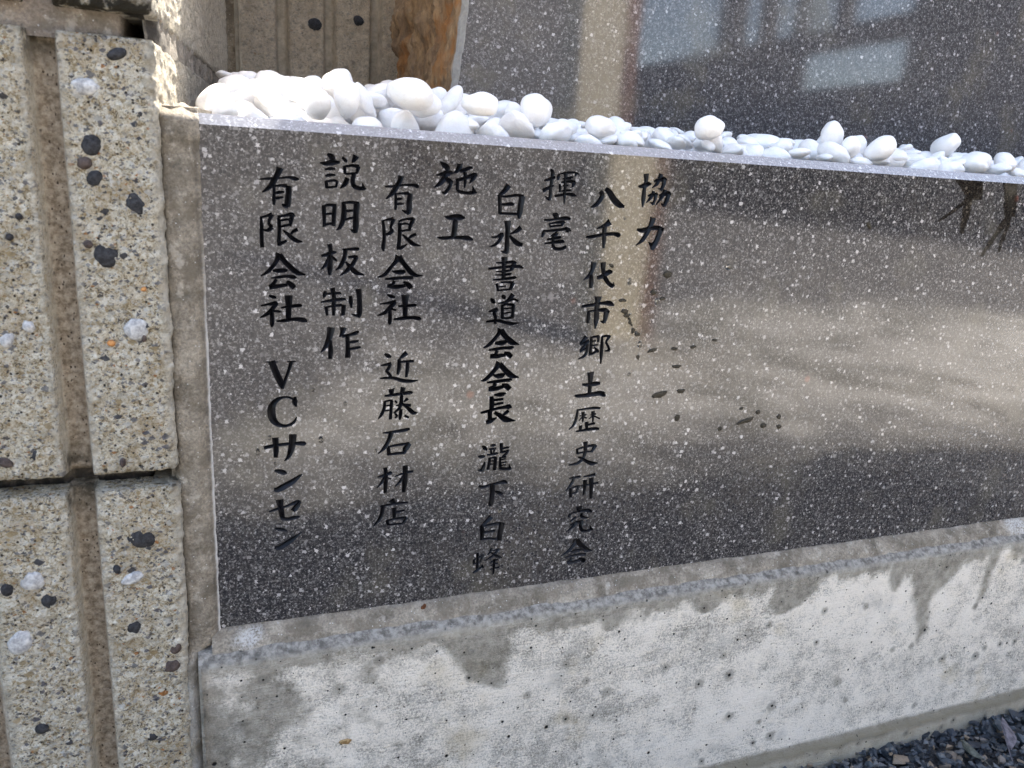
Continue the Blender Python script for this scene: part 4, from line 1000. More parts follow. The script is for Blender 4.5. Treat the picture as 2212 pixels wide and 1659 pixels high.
STONES = [('d', -35.7, 212.3, 3.5, 3.9), ('b', -38.4, 205.8, 2.6, 2.3), ('d', -35.4, 200.5, 2.6, 3.3), ('d', -22.5, 191.4, 3.5, 4.8), ('d', -33.5, 172.1, 4.4, 4.7), ('b', -39.4, 176.3, 1.7, 1.5), ('d', -28.6, 53.7, 5.6, 4.2), ('d', -38.6, 41.0, 1.6, 1.9), ('d', -33.8, 12.6, 3.2, 3.6), ('d', -64.7, 30.1, 2.8, 3.4), ('d', -78.8, 37.1, 2.4, 2.9), ('d', -72.4, -30.6, 2.7, 2.5), ('b', -20.2, -9.6, 3.8, 3.1), ('d', -29.7, -44.1, 2.6, 2.5), ('d', -25.3, 244.2, 3.6, 2.0), ('b', -17.9, -0.6, 2.4, 3.3), ('w', -24.9, 143.6, 4.4, 4.6), ('w', -36.0, 232.2, 5.0, 3.1), ('w', -33.3, 35.9, 4.6, 2.8), ('w', -69.6, 40.0, 4.5, 4.6), ('w', -76.3, 12.1, 4.6, 5.6), ('w', -61.5, 145.3, 2.1, 2.5), ('d', -64.1, 93.7, 1.9, 3.1), ('b', -74.4, 91.6, 3.1, 1.9), ('d', -61.0, 185.8, 1.2, 1.3), ('d', -64.6, 178.3, 1.3, 1.3), ('w', -69.0, 140.1, 2.4, 3.2), ('o', -34.2, 138.2, 1.5, 1.3), ('o', -21.5, 159.5, 1.1, 0.9), ('b', -22.5, 140.1, 1.0, 1.7), ('b', -33.4, 88.4, 1.2, 2.0)]
def lump_mesh(rx, ry, rz, seed, sub=3, amp=.22):
    bm = bmesh.new(); bmesh.ops.create_icosphere(bm, subdivisions=sub, radius=1)
    for v in bm.verts:
        p = v.co.normalized()
        f = 1 + amp * nz(p, 1.3, seed) + amp * .5 * nz(p, 3.1, seed + 4)
        v.co = Vector((p.x * rx * f, p.y * ry * f, p.z * rz * f))
    me = bpy.data.meshes.new('lump'); bm.to_mesh(me); bm.free()
    for p in me.polygons: p.use_smooth = True
    return me
SM = {'d': 'darkstone', 'b': 'brownstone', 'w': 'quartz', 'o': 'orange'}
SN = {'d': 'dark_stone', 'b': 'brown_stone', 'w': 'quartz_lump', 'o': 'orange_stone'}
for i, (c_, x, z, rx, rz) in enumerate(STONES):
    z *= .001; x *= .001
    blk = next((b for b, (z0, z1) in zip(blocks, BL) if z0 <= z <= z1), blocks[0])
    o = obj(SN[c_], lump_mesh(rx * .001, .0019, rz * .001, i * 3.7, 3, .16 if c_ == 'w' else .09), MAT[SM[c_]], blk)
    o.location = Vector((x, PF + .0005, z)) - pil.location
    o.rotation_euler = (0, R(random.Random(i).uniform(-30, 30)), 0)

# ------------------------------------------------------------------ ribbed wall behind
BY = .305
bw = empty('ribbed_wall', (.5, BY + .05, GZ))
tag(bw, 'shaded ribbed concrete wall behind the white pebbles', 'block wall')
path = []; x = .0275
path.append(((x - .002, BY + .06), (-1, 0))); path.append(((x - .002, BY + .004), (-1, 0))); path.append(((x - .001, BY + .001), (-.7, -.7)))
while x < 1.2: path.append(((x, BY), (0, -1))); x += .0014 if x < .17 else .012
path.append(((1.2, BY + .06), (1, 0)))
nzs = 150; zs = [GZ - .03] + [.21 + .44 * j / nzs for j in range(nzs + 1)] + [.6501]  # unseen wall top, height set to limit the sun on the pebbles
def bdisp(i, x, y, z, j):
    if y > BY + .003: return 0.0
    p = (x, y, z)
    g_ = groove_depth(x, .0583, .0345, .0105, .005, .0026)
    return -.0105 * g_ + (nz(p, 170, 21) * .0006 + nz(p, 420, 11) * .0004) * (1 - .6 * g_) - (.1 if z > .65005 else 0)
def bat(i, x, y, z):
    g_ = groove_depth(x, .0583, .0345, .0105, .005, .0026)
    return {'groove': g_, 'skin': sm(.3, .5, g_) * (1 - sm(.6, .9, g_)) * .8, 'dirt_shade': .9 * (1 - sm(.238, .275, z)) * (.2 + .6 * g_) + .8 * sm(.5, .9, g_) + (3.0 if x < .0262 else 0)}  # left return blackened by colour to read as a shaded slot
strip(path, zs, bdisp, bat, MAT['aggw'], 'ribbed_face', bw)
vs, fs = boxdata(-.02, 1.19, BY + .02, BY + .10, GZ - .03, .649)
part('wall_body', vs, fs, MAT['mortar'], bw)
for i, (x, z, rx, rz) in enumerate(((.0815, .3085, .0050, .0042), (.1140, .3145, .0042, .0036), (.0805, .2600, .0026, .0024), (.0560, .338, .004, .003), (.148, .33, .003, .004))):
    o = obj('dark_stone', lump_mesh(rx, .0016, rz, 80 + i), MAT['darkstone'], bw); o.location = Vector((x, BY + .0003, z)) - bw.location

# ------------------------------------------------------------------ inscribed plate
PH, CH = .2226, .0042
plate = empty('inscribed_plate', (.5, .01, 0))
tag(plate, 'dark speckled granite plate engraved with columns of black Japanese characters', 'stone plate')
GLY = []
for row in GLYPHS.strip().split('\n'):
    ch, ss = row.split('|'); strokes = []
    for s in ss.split('/'):
        v = list(map(int, s.split())); strokes.append([(v[i] * 1e-5, v[i + 1] * 1e-5, v[i + 2] * 1e-5) for i in range(0, len(v), 3)])
    GLY.append(strokes)

def smooth_stroke(pts, sub=4):
    if len(pts) < 3:
        (a0, b0, w0), (a1, b1, w1) = pts[0], pts[-1]
        return [(a0 + (a1 - a0) * t / 4, b0 + (b1 - b0) * t / 4, w0 + (w1 - w0) * t / 4) for t in range(5)]
    P = [Vector(p) for p in pts]; out = []
    for i in range(len(P) - 1):
        p0 = P[i - 1] if i else P[0] * 2 - P[1]; p1, p2 = P[i], P[i + 1]
        p3 = P[i + 2] if i + 2 < len(P) else P[-1] * 2 - P[-2]
        for s in range(sub):
            t = s / sub
            out.append(.5 * ((2 * p1) + (p2 - p0) * t + (2 * p0 - 5 * p1 + 4 * p2 - p3) * t * t + (3 * p1 - p0 - 3 * p2 + p3) * t ** 3))
    out.append(P[-1])
    return [(p.x, p.y, max(p.z, .00012)) for p in out]

def wedge(bm, pts, k):
    S = smooth_stroke(pts); n = len(S)
    E = .0006
    L, Rr, B = [], [], []
    for i, (x, z, w) in enumerate(S):
        a_, b_ = S[max(0, i - 1)], S[min(n - 1, i + 1)]
        t = Vector((b_[0] - a_[0], b_[1] - a_[1]))
        if t.length < 1e-9: t = Vector((1, 0))
        t.normalize(); nrm = Vector((-t.y, t.x))
        hw = w * .5 * 1.22 + .00006; d = min(max(hw * 1.05, .00035), .00125) + k * 1.3e-5
        f = hw * (d + E) / d
        # rounded tips
        c = Vector((x, z))
        if i == 0: c -= t * hw * .25
        if i == n - 1: c += t * hw * .25
        L.append(bm.verts.new((c.x + nrm.x * f, -E - k * 1e-6, c.y + nrm.y * f)))
        Rr.append(bm.verts.new((c.x - nrm.x * f, -E - k * 1e-6, c.y - nrm.y * f)))
        B.append(bm.verts.new((c.x, d, c.y)))
    bm.faces.new((L[0], Rr[0], B[0])); bm.faces.new((Rr[-1], L[-1], B[-1]))
    for i in range(n - 1):
        bm.faces.new((L[i], L[i + 1], Rr[i + 1], Rr[i])); bm.faces.new((L[i + 1], L[i], B[i], B[i + 1])); bm.faces.new((Rr[i], Rr[i + 1], B[i + 1], B[i]))

# cells: one rectangle of the face per character (merged where two rectangles would touch)
cells = []
for gi, strokes in enumerate(GLY):
    xs = [p[0] + s_ * p[2] * .82 for st in strokes for p in st for s_ in (-1, 1)]
    zs_ = [p[1] + s_ * p[2] * .82 for st in strokes for p in st for s_ in (-1, 1)]
    cells.append([min(xs) - .0004, max(xs) + .0004, min(zs_) - .0004, max(zs_) + .0004, [gi]])
merged = True
while merged:
    merged = False
    for i in range(len(cells)):
        for j in range(i + 1, len(cells)):
            A, B = cells[i], cells[j]
            if A[0] < B[1] and B[0] < A[1] and A[2] < B[3] and B[2] < A[3]:
                cells[i] = [min(A[0], B[0]), max(A[1], B[1]), min(A[2], B[2]), max(A[3], B[3]), A[4] + B[4]]
                del cells[j]; merged = True; break
        if merged: break
print('cells', len(cells), [len(c[4]) for c in cells if len(c[4]) > 1])
PX0, PX1 = -.002, 1.15
fv, ff = [], []                                           # polished face polygons
zed = sorted({0.0 - .004, PH} | {c[2] for c in cells} | {c[3] for c in cells})
for z0, z1 in zip(zed[:-1], zed[1:]):
    zm = (z0 + z1) / 2; x = PX0
    for c in sorted([c for c in cells if c[2] < zm < c[3]]) + [[PX1, 0]]:
        if c[0] > x:
            b_ = len(fv); fv += [(x, 0, z0), (c[0], 0, z0), (c[0], 0, z1), (x, 0, z1)]; ff.append((b_, b_ + 1, b_ + 2, b_ + 3))
        x = c[1]
dg = None
for c in cells:
    vs, fs = boxdata(c[0], c[1], 0, .004, c[2], c[3])
    bo = bpy.data.objects.new('t', mesh('t', vs, fs)); COL.objects.link(bo)
    kk = 0
    for gi in c[4]:
        bm = bmesh.new()
        for st in GLY[gi]: wedge(bm, st, kk); kk += 1
        bmesh.ops.recalc_face_normals(bm, faces=bm.faces[:])
        me = bpy.data.meshes.new('c'); bm.to_mesh(me); bm.free()
        co = bpy.data.objects.new('c', me); COL.objects.link(co); co.hide_render = True
        md = bo.modifiers.new('b', 'BOOLEAN'); md.object = co; md.operation = 'DIFFERENCE'; md.solver = 'EXACT'; md.use_self = True
    bpy.context.view_layer.update(); dg = bpy.context.evaluated_depsgraph_get()
    ev = bo.evaluated_get(dg); em = ev.to_mesh()
    groups = {gi: [] for gi in c[4]}
    V = [v.co.copy() for v in em.vertices]
    cen = {gi: (sum(p[0] for st in GLY[gi] for p in st) / sum(len(st) for st in GLY[gi]), sum(p[1] for st in GLY[gi] for p in st) / sum(len(st) for st in GLY[gi])) for gi in c[4]}
    for p in em.polygons:
        ys = [V[i].y for i in p.vertices]
        if max(ys) < 1e-6:
            b_ = len(fv); fv += [V[i] for i in p.vertices]; ff.append(tuple(range(b_, b_ + len(p.vertices))))
        elif max(ys) < .0036:
            ctr = p.center
            gi = min(c[4], key=lambda q: (cen[q][0] - ctr.x) ** 2 + (cen[q][1] - ctr.z) ** 2)
            groups[gi].append([V[i] for i in p.vertices])
    ev.to_mesh_clear()
    for gi, polys in groups.items():
        vs, fs = [], []
        for q in polys: b_ = len(vs); vs += q; fs.append(tuple(range(b_, b_ + len(q))))
        if not vs: print('empty glyph', gi); continue
        part('engraved_character', vs, fs, MAT['paint'], plate)
    for o_ in [bo] + [m.object for m in bo.modifiers]: bpy.data.objects.remove(o_)
part('polished_face', fv, ff, MAT['granite'], plate)
cv = [(PX0, 0, PH), (PX1, 0, PH), (PX1, CH, PH + CH), (PX0, CH, PH + CH), (PX1, .02, PH + CH), (PX0, .02, PH + CH)]
part('chamfered_edge', cv, [(0, 1, 2, 3), (3, 2, 4, 5)], MAT['honed_sky_tint'], plate)
vs = [(PX0, 0, -.004), (PX1, 0, -.004), (PX1, .02, -.004), (PX0, .02, -.004), (PX0, .02, PH + CH), (PX1, .02, PH + CH), (PX0, 0, PH), (PX0, CH, PH + CH), (PX1, 0, PH), (PX1, CH, PH + CH)]
part('back_and_ends', vs, [(0, 3, 2, 1), (3, 4, 5, 2), (0, 6, 7, 4, 3), (1, 2, 5, 9, 8)], MAT['granite'], plate)

# ------------------------------------------------------------------ mortar joints round the plate
jt = empty('mortar_joint', (0, 0, -.01))
tag(jt, 'grey mortar joint framing the left and lower edge of the engraved plate', 'mortar joint')
zs = [-.18 + i * .0015 for i in range(int(.411 / .0015))]
NA = 22
vs = []; A1 = []; A2 = []
for z in zs:
    wl = nz((0, 0, z), 40, 3) * .0008 + nz((0, 0, z), 200, 8) * .0004
    xl = -.0142 + wl - .0012 * sm(.02, -.08, z)
    xr = .0012 - .0090 * sm(-.0035, -.0095, z) + nz((1, 0, z), 260, 1) * .00035 + nz((1, 0, z), 700, 5) * .00015
    top = sm(.2235, .2305, z)
    for i in range(NA):
        t = i / (NA - 1)
        x = xl + (xr - xl) * t
        y = -.0016 - .0030 * math.sin(math.pi * min(1, t * 1.15)) ** .7 * (1 if t < .87 else 1) + .0008 * t
        y = y * (1 - sm(.93, 1.0, t)) + sm(.93, 1.0, t) * -.0004
        if t < .1: y += .0035 * (1 - t / .1)
        if i == NA - 1: y = .0004 - .0109 * sm(-.003, -.013, z)
        if z < -.006: y = min(y - .004 * sm(-.006, -.012, z), y)
        n_ = (nz((x, 0, z), 160, 2) * .0004 + nz((x, 0, z), 480, 6) * .00025 + nz((x, 0, z), 45, 6) * .0005) * (1 if 0 < i < NA - 1 else .3)
        y += n_ + top * (.004 + .012 * top) - .0016 * sm(.214, .219, z) * (1 - top)
        vs.append((x, y, z + (top * .002 * nz((x, 0, 0), 300, 4))))
        cr = sm(.90, .97, t) * (1 if z > -.012 else .2) * sm(.20, .12, z) + .35 * sm(-.004, -.02, z) * max(0, .4 + nz((x, 0, z), 90, 9))
        A1.append(cr); A2.append(.75 * (1 - sm(.02, .16, t)) + .35 * sm(.80, .86, t) * (1 - sm(.9, .94, t)))
fs = [(j * NA + i, j * NA + i + 1, (j + 1) * NA + i + 1, (j + 1) * NA + i) for j in range(len(zs) - 1) for i in range(NA - 1)]
o = part('side_mortar', vs, fs, MAT['mortar'], jt, True)
for nm, vals in (('crust', A1), ('dirt_shade', A2)): o.data.attributes.new(nm, 'FLOAT', 'POINT').data.foreach_set('value', vals)
vs, fs = prism_xy([(-.016, .0035), (.0005, .0035), (.006, .021), (-.0135, .021)], -.17, .2285)
part('mortar_core', vs, fs, MAT['mortar'], jt)
# fillet under the plate
xs = [-.0030 + i * .0016 for i in range(400)] + [.66, .8, 1.15]
NB_ = 12; vs = []; A1 = []; A2 = []
for x in xs:
    for i in range(NB_):
        t = i / (NB_ - 1)
        z = .0014 + nz((x, 0, 0), 90, 5) * .0008 + nz((x, 0, 0), 320, 5) * .0003 if i == 0 else .0014 - .0094 * t
        y = .0003 - .0080 * t ** .9 - .0008 * math.sin(math.pi * t)
        if 0 < i < NB_ - 1: y += nz((x, 0, z), 200, 3) * .0003 + nz((x, 0, z), 60, 3) * .0004
        vs.append((x, y, z))
        A1.append(.25 * (1 - sm(.0, .2, t)) * max(0, nz((x, 0, 0), 40, 2)) + .15 * sm(.8, 1, t)); A2.append(.4 * (1 - sm(0, .12, t)) + .55 * sm(.88, 1, t) )
fs = [(a_ * NB_ + i, a_ * NB_ + i + 1, (a_ + 1) * NB_ + i + 1, (a_ + 1) * NB_ + i) for a_ in range(len(xs) - 1) for i in range(NB_ - 1)]
o = part('lower_mortar', vs, [f[::-1] for f in fs], MAT['mortar'], jt, True)
for nm, vals in (('crust', A1), ('dirt_shade', A2)): o.data.attributes.new(nm, 'FLOAT', 'POINT').data.foreach_set('value', vals)

# ------------------------------------------------------------------ concrete plinth
pl = empty('concrete_plinth', (.5, 0, GZ))
tag(pl, 'chalky white cast concrete plinth with water stains under the dark plate', 'plinth')
prof = [(.004, -.0060, 1), (-.0068, -.0066, 1), (-.0084, -.0082, 1), (-.0098, -.0091, 1), (-.0109, -.0100, .8), (-.0116, -.0110, .3), (-.0120, -.0124, 0)]
z = -.0140
while z > -.1350: prof.append((-.0120, z, 0)); z -= .0016
prof += [(-.0121, -.1360, 0), (-.0132, -.1372, 0), (-.0150, -.1380, 0), (-.0162, -.1392, 0), (-.0166, -.1410, 0), (-.0168, -.1450, 0), (-.0170, -.15, 0), (-.0172, -.156, 0), (-.0174, -.18, 0)]
xs = [-.0090 + i * .0018 for i in range(370)] + [.7, .85, 1.15]
vs = []; A1 = []
NP = len(prof)
for x in xs:
    wv = nz((x, 0, 0), 12, 4) * .0006
    for i, (y, z, l_) in enumerate(prof):
        p = (x, 0, z)
        d = nz(p, 55, 8) * .0004 + nz(p, 240, 8) * .00016
        if z < -.136: d += nz(p, 70, 3) * .0010
        dzz = 0
        if l_ > 0: dzz = nz((x, y, 0), 60, 3) * .0003 + nz((x, y, 0), 420, 3) * .00012
        if abs(z + .0106) < .003: d += nz((x, 0, 1), 110, 2) * .0003
        vs.append((x, y + d, z + dzz + (wv if z < -.13 else 0))); A1.append(l_)
fs = [(a_ * NP + i, a_ * NP + i + 1, (a_ + 1) * NP + i + 1, (a_ + 1) * NP + i) for a_ in range(len(xs) - 1) for i in range(NP - 1)]
o = part('cast_face', vs, [f[::-1] for f in fs], MAT['base'], pl, True)
o.data.attributes.new('ledge', 'FLOAT', 'POINT').data.foreach_set('value', A1)
vs, fs = boxdata(-.006, 1.14, .0, .29, GZ - .03, -.0065)
part('core', vs, fs, MAT['mortar'], pl)

# ------------------------------------------------------------------ standing slab
slab = empty('standing_slab', (.6, .14, .2))
tag(slab, 'tall polished dark stone slab with a rough split side behind the pebbles', 'stone slab')
SY, SZ0, SZ1, SX1 = .092, .17, .60, 1.12
def edge_x(z):
    t = (z - .246) / .048
    return .1304 + .0052 * (abs(t) ** .8) * (1 if t > 0 else -1) * (1 if t < 1.2 else 1) + nz((0, 0, z), 90, 4) * .0009 + nz((0, 0, z), 330, 4) * .0004 - max(0, z - .32) * .02
zs = [SZ0 + .0016 * i for i in range(int((SZ1 - SZ0) / .0016) + 1)]
# polished front
vs = []; fs = []
for z in zs: vs += [(edge_x(z), SY, z), (SX1, SY, z)]
fs = [(2 * i, 2 * i + 1, 2 * i + 3, 2 * i + 2) for i in range(len(zs) - 1)]
part('polished_face', vs, fs, MAT['granite2'], slab)
# chipped arris and rough side
us = [0, .0006, .0014, .0022, .0030, .0038, .0048] + [.0048 + .0018 * i for i in range(1, 74)]
vs = []; A1 = []; NU = len(us)
for z in zs:
    ex = edge_x(z); wch = .0044 + .0012 * nz((0, 1, z), 60, 2)
    for i, u in enumerate(us):
        if u <= .0048:
            t = u / .0048
            x = ex - wch * t * .62; y = SY + wch * t * .8; am = .0004 * (t > 0)
            e_ = 1.0
        else:
            x = ex - wch * .62 - (u - .0048) * .05; y = SY + wch * .8 + (u - .0048)
            am = .0020 + min(1, (u - .0048) / .03) * .0038
            e_ = max(0, 1 - (u - .0048) / .0012)
        x += am * (nz((0, y * .9, z * .35), 55, 6) * 1.3 + nz((0, y, z * .6), 160, 2) * .8 + nz((0, y, z), 420, 9) * .30 + (abs(nz((0, y * 1.6, z * .5), 75, 12)) - .25) * 1.2)
        vs.append((x, y, z)); A1.append(e_)
fs = [(a_ * NU + i, (a_ + 1) * NU + i, (a_ + 1) * NU + i + 1, a_ * NU + i + 1) for a_ in range(len(zs) - 1) for i in range(NU - 1)]
o = part('split_side', vs, fs, MAT['split'], slab, True)
o.data.attributes.new('edge', 'FLOAT', 'POINT').data.foreach_set('value', A1)
vs, fs = boxdata(.150, SX1, SY + .01, .21, SZ0, SZ1 - .002)
part('slab_core', vs, fs, MAT['split'], slab)
vs = []
for i in range(60):
    x = .112 + (SX1 - .112) * i / 59
    top = SZ1 + .03 + .035 * nz((x, 0, 0), 5, 2) + .02 * nz((x, 0, 0), 17, 4)  # unseen top, made uneven for an irregular cast shadow
    vs += [(x, SY + .0005, SZ1 - .002), (x, SY + .004, top), (x, .19, top + .012 * nz((x, 1, 0), 15, 1)), (x, .209, SZ1 - .004)]
part('rough_top', vs, [(4 * i + k_, 4 * i + 4 + k_, 4 * i + 5 + k_, 4 * i + 1 + k_) for i in range(59) for k_ in range(3)] + [(0, 1, 2, 3), (239, 238, 237, 236)], MAT['split'], slab)

# ------------------------------------------------------------------ white pebbles
def pebble_mesh(kx):
    rnd = random.Random(100 + kx)
    bm = bmesh.new(); bmesh.ops.create_icosphere(bm, subdivisions=4, radius=1)
    a_ = rnd.uniform(.85, 1.1); b_ = a_ * rnd.uniform(.66, .88); c_ = a_ * rnd.uniform(.46, .66)
    off = Vector((rnd.uniform(0, 50), rnd.uniform(0, 50), rnd.uniform(0, 50))); t = rnd.uniform(-.22, .22)
    for v in bm.verts:
        p = v.co.normalized(); r = 1 + .16 * noise.noise(p * .9 + off) + .06 * noise.noise(p * 1.9 + off)
        p = p * r; v.co = Vector((p.x * a_, p.y * b_ * (1 + t * p.x), p.z * c_ * (1 + t * .6 * p.x)))
    me = bpy.data.meshes.new('pebble'); bm.to_mesh(me); bm.free()
    for p in me.polygons: p.use_smooth = True
    me.materials.append(MAT['pebble']); return me
PB = [pebble_mesh(i) for i in range(9)]
PN = -1
GP = 'white pebbles filling the bed'
def peb_label(x, y, z):
    if x < .125 and y > .085: return 'rounded white pebble heaped between the pillar and the split side of the slab'
    if x < .125: return 'rounded white pebble heaped behind the left end of the engraved plate'
    return 'rounded white pebble lying between the engraved plate and the standing slab'
for row in PEBBLES.strip().split('\n'):
    v = list(map(int, row.split()))
    x, y, z = v[2] * 1e-4, v[3] * 1e-4, v[4] * 1e-4
    x, y, z = x * PSC, .02 + (y - .02) * PSC, .2 + (z - .2) * PSC
    if y > .30 or (x > .15 and y > .097) or z > (.2495 if x < .13 else .2425) or (x > .15 and z < .2235): continue
    z += LIFT(x, y)
    PN += 1
    if PN in HIDDEN: continue
    o = bpy.data.objects.new('white_pebble', PB[v[0]])
    o.scale = (v[1] * 1e-5 * 1.03,) * 3; o.location = (x, y, z)
    o.rotation_mode = 'QUATERNION'; o.rotation_quaternion = Quaternion((v[5] / 200, v[6] / 200, v[7] / 200, v[8] / 200)).normalized()
    link(o); tag(o, peb_label(x, y, z), 'pebble', GP)
rnd = random.Random(21); spots = []
def small_pebble(me, loc, scale, rot):
    global PN
    PN += 1
    if PN in HIDDEN: return
    o = bpy.data.objects.new('white_pebble', me); o.location = loc; o.scale = scale; o.rotation_euler = rot
    link(o); tag(o, peb_label(*loc), 'pebble', GP)
FL = [pebble_mesh(20 + i) for i in range(4)]
for tries in range(4000):
    if len(spots) >= 215: break
    x = .118 + rnd.random() ** 1.15 * .60; y = rnd.uniform(.029, .084)
    if any((x - a_) ** 2 + (y - b_) ** 2 < (.0105) ** 2 for a_, b_ in spots): continue
    spots.append((x, y))
    z = .2300 + .0085 * sm(.03, .08, y) + rnd.uniform(-.0015, .002)
    s = rnd.uniform(.0064, .0086)
    small_pebble(FL[rnd.randrange(4)], (x, y, z), (s, s * rnd.uniform(.85, 1.1), s * rnd.uniform(.62, .85)), (rnd.gauss(0, .3), rnd.gauss(0, .3), rnd.uniform(0, 6.28)))
for i in range(60):
    x, y = rnd.uniform(.012, .120), rnd.uniform(.032, .13)
    s = rnd.uniform(.0058, .0085)
    small_pebble(FL[rnd.randrange(4)], (x, y, .2385 + .10 * (y - .03) + rnd.uniform(-.001, .0035)), (s, s, s * rnd.uniform(.7, .9)), (rnd.gauss(0, .5), rnd.gauss(0, .5), rnd.uniform(0, 6.28)))
# small stones of the bed under them
rnd = random.Random(8); vs = []; fs = []
bm = bmesh.new(); bmesh.ops.create_icosphere(bm, subdivisions=2, radius=1); sv = [v.co.copy() for v in bm.verts]; sf = [[v.index for v in f.verts] for f in bm.faces]; bm.free()
def floor_z(x, y):
    left = max(0, min(1, (.16 - x) / .10))
    return .200 + .022 * min(1, max(0, (y - .02) / .055)) + left * (.012 + .012 * min(1, max(0, (y - .075) / .1)))
for i in range(900):
    x = rnd.uniform(-.005, .75); y = rnd.uniform(.03, .085)
    if i < 300: x = rnd.uniform(.0, .115); y = rnd.uniform(.03, .295)
    if x < -.012 + .12 * y + .012: continue
    q = Quaternion((rnd.gauss(0, 1), rnd.gauss(0, 1), rnd.gauss(0, 1), rnd.gauss(0, 1))).normalized(); s = rnd.uniform(.006, .0085)
    c = Vector((x, y, floor_z(x, y) + LIFT(x, y) * .9 + .003)); b_ = len(vs)
    vs += [c + q @ Vector((p.x * s, p.y * s * .8, p.z * s * .6)) for p in sv]; fs += [[b_ + k_ for k_ in f] for f in sf]
o = obj('pebble_bedding', mesh('bed', vs, fs, True), MAT['pebble']); tag(o, 'smaller white pebbles packed underneath the loose ones', 'pebbles', kind='stuff')

# ------------------------------------------------------------------ gravel
rnd = random.Random(4)
def shard(rnd, s):
    pts = []
    for _ in range(rnd.randint(9, 13)):
        d = Vector((rnd.gauss(0, 1), rnd.gauss(0, 1), rnd.gauss(0, 1))).normalized()
        pts.append(Vector((d.x * s * rnd.uniform(.8, 1.25), d.y * s * rnd.uniform(.6, .9), d.z * s * rnd.uniform(.4, .65))))
    bm = bmesh.new()
    for p in pts: bm.verts.new(p)
    bmesh.ops.convex_hull(bm, input=bm.verts[:])
    for v in [v for v in bm.verts if not v.link_faces]: bm.verts.remove(v)
    bm.verts.index_update()
    r = ([v.co.copy() for v in bm.verts], [[v.index for v in f.verts] for f in bm.faces]); bm.free(); return r
SH = [shard(rnd, 1.0) for _ in range(24)]
vs = []; fs = []; sh = []
def add_shard(x, y, z, s, g_):
    v_, f_ = rnd.choice(SH); q = Quaternion((1, rnd.gauss(0, .35), rnd.gauss(0, .35), rnd.uniform(-9, 9))).normalized(); b_ = len(vs)
    for p in v_: vs.append(Vector((x, y, z)) + q @ (p * s)); sh.append(g_)
    fs.extend([[b_ + k_ for k_ in f] for f in f_])
for i in range(5200):
    x = rnd.uniform(.0, .95); y = -.016 - rnd.random() ** 1.5 * .50
    near = (x > .25 and y > -.2)
    s = (rnd.uniform(.0018, .0048) if rnd.random() < .8 else rnd.uniform(.004, .0085))
    if not near and rnd.random() < .3: continue
    add_shard(x, y, GZ + rnd.uniform(-.004, .002) + (.003 if s > .005 else 0) - .3 * s, s, rnd.random() ** 1.3 if rnd.random() > .03 else 1.0)
for i in range(1500):
    x = rnd.uniform(.28, .72); y = rnd.uniform(-.07, -.0165)
    s = rnd.uniform(.0012, .0040); add_shard(x, y, GZ + rnd.uniform(-.003, .004) - .3 * s, s, rnd.random() ** 1.3 if rnd.random() > .04 else 1.0)
o = obj('gravel', mesh('gravel', vs, fs), MAT['gravel']); tag(o, 'dark blue grey crushed gravel at the foot of the plinth', 'gravel', kind='stuff')
o.data.attributes.new('shade', 'FLOAT', 'POINT').data.foreach_set('value', sh)
def rock(name, x, y, z, rx, ry, rz, rot, mat, seed, label):
    rr = random.Random(seed); v_, f_ = shard(rr, 1.0)
    bm = bmesh.new()
    bv = [bm.verts.new(Vector((p.x * rx, p.y * ry * 1.3, p.z * rz * 1.8))) for p in v_]
    for f in f_: bm.faces.new([bv[i] for i in f])
    bmesh.ops.bevel(bm, geom=bm.edges[:], offset=min(rx, ry) * .12, segments=2, affect='EDGES')
    me = bpy.data.meshes.new(name); bm.to_mesh(me); bm.free()
    o = obj(name, me, mat); o.location = (x, y, z); o.rotation_euler = rot; tag(o, label, 'stone', 'larger stones in the gravel'); return o
rock('gravel_stone', .5045, -.0360, GZ + .008, .0165, .0085, .0060, (R(20), R(-12), R(58)), MAT['purple'], 31, 'large purple grey stone lying on the gravel beside the plinth')
rock('gravel_stone', .4680, -.0420, GZ + .006, .0110, .0045, .0040, (R(18), R(10), R(75)), MAT['greenstone'], 37, 'flat green grey stone chip beside the large purple stone')

# ------------------------------------------------------------------ small things on the plate and plinth
DROPS = [(19.4, 86.3, 1.34, 2.62), (24.5, 92.7, 1.18, 1.68), (26.6, 80.3, 1.03, 0.95), (43.2, 113.9, 1.21, 1.47), (57.4, 106.8, 1.25, 1.51), (46.5, 90.3, 1.59, 2.49), (72.0, 123.0, 0.91, 1.31), (74.9, 114.7, 0.74, 0.76), (79.5, 113.3, 0.74, 0.95), (71.6, 83.3, 0.93, 1.19), (97.5, 128.0, 0.76, 1.14), (190.3, 193.4, 0.87, 1.13), (174.8, 153.6, 1.08, 1.38), (178.5, 169.4, 1.08, 1.16), (196.3, 163.0, 1.57, 2.58), (213.2, 153.2, 1.86, 2.65), (205.7, 131.0, 1.86, 2.51), (253.6, 170.9, 2.47, 2.47), (201.4, 115.3, 1.63, 1.49), (135.1, 46.2, 1.3, 1.77), (198.6, 146.7, 1.14, 0.81), (202.9, 137.5, 1.15, 1.03)]
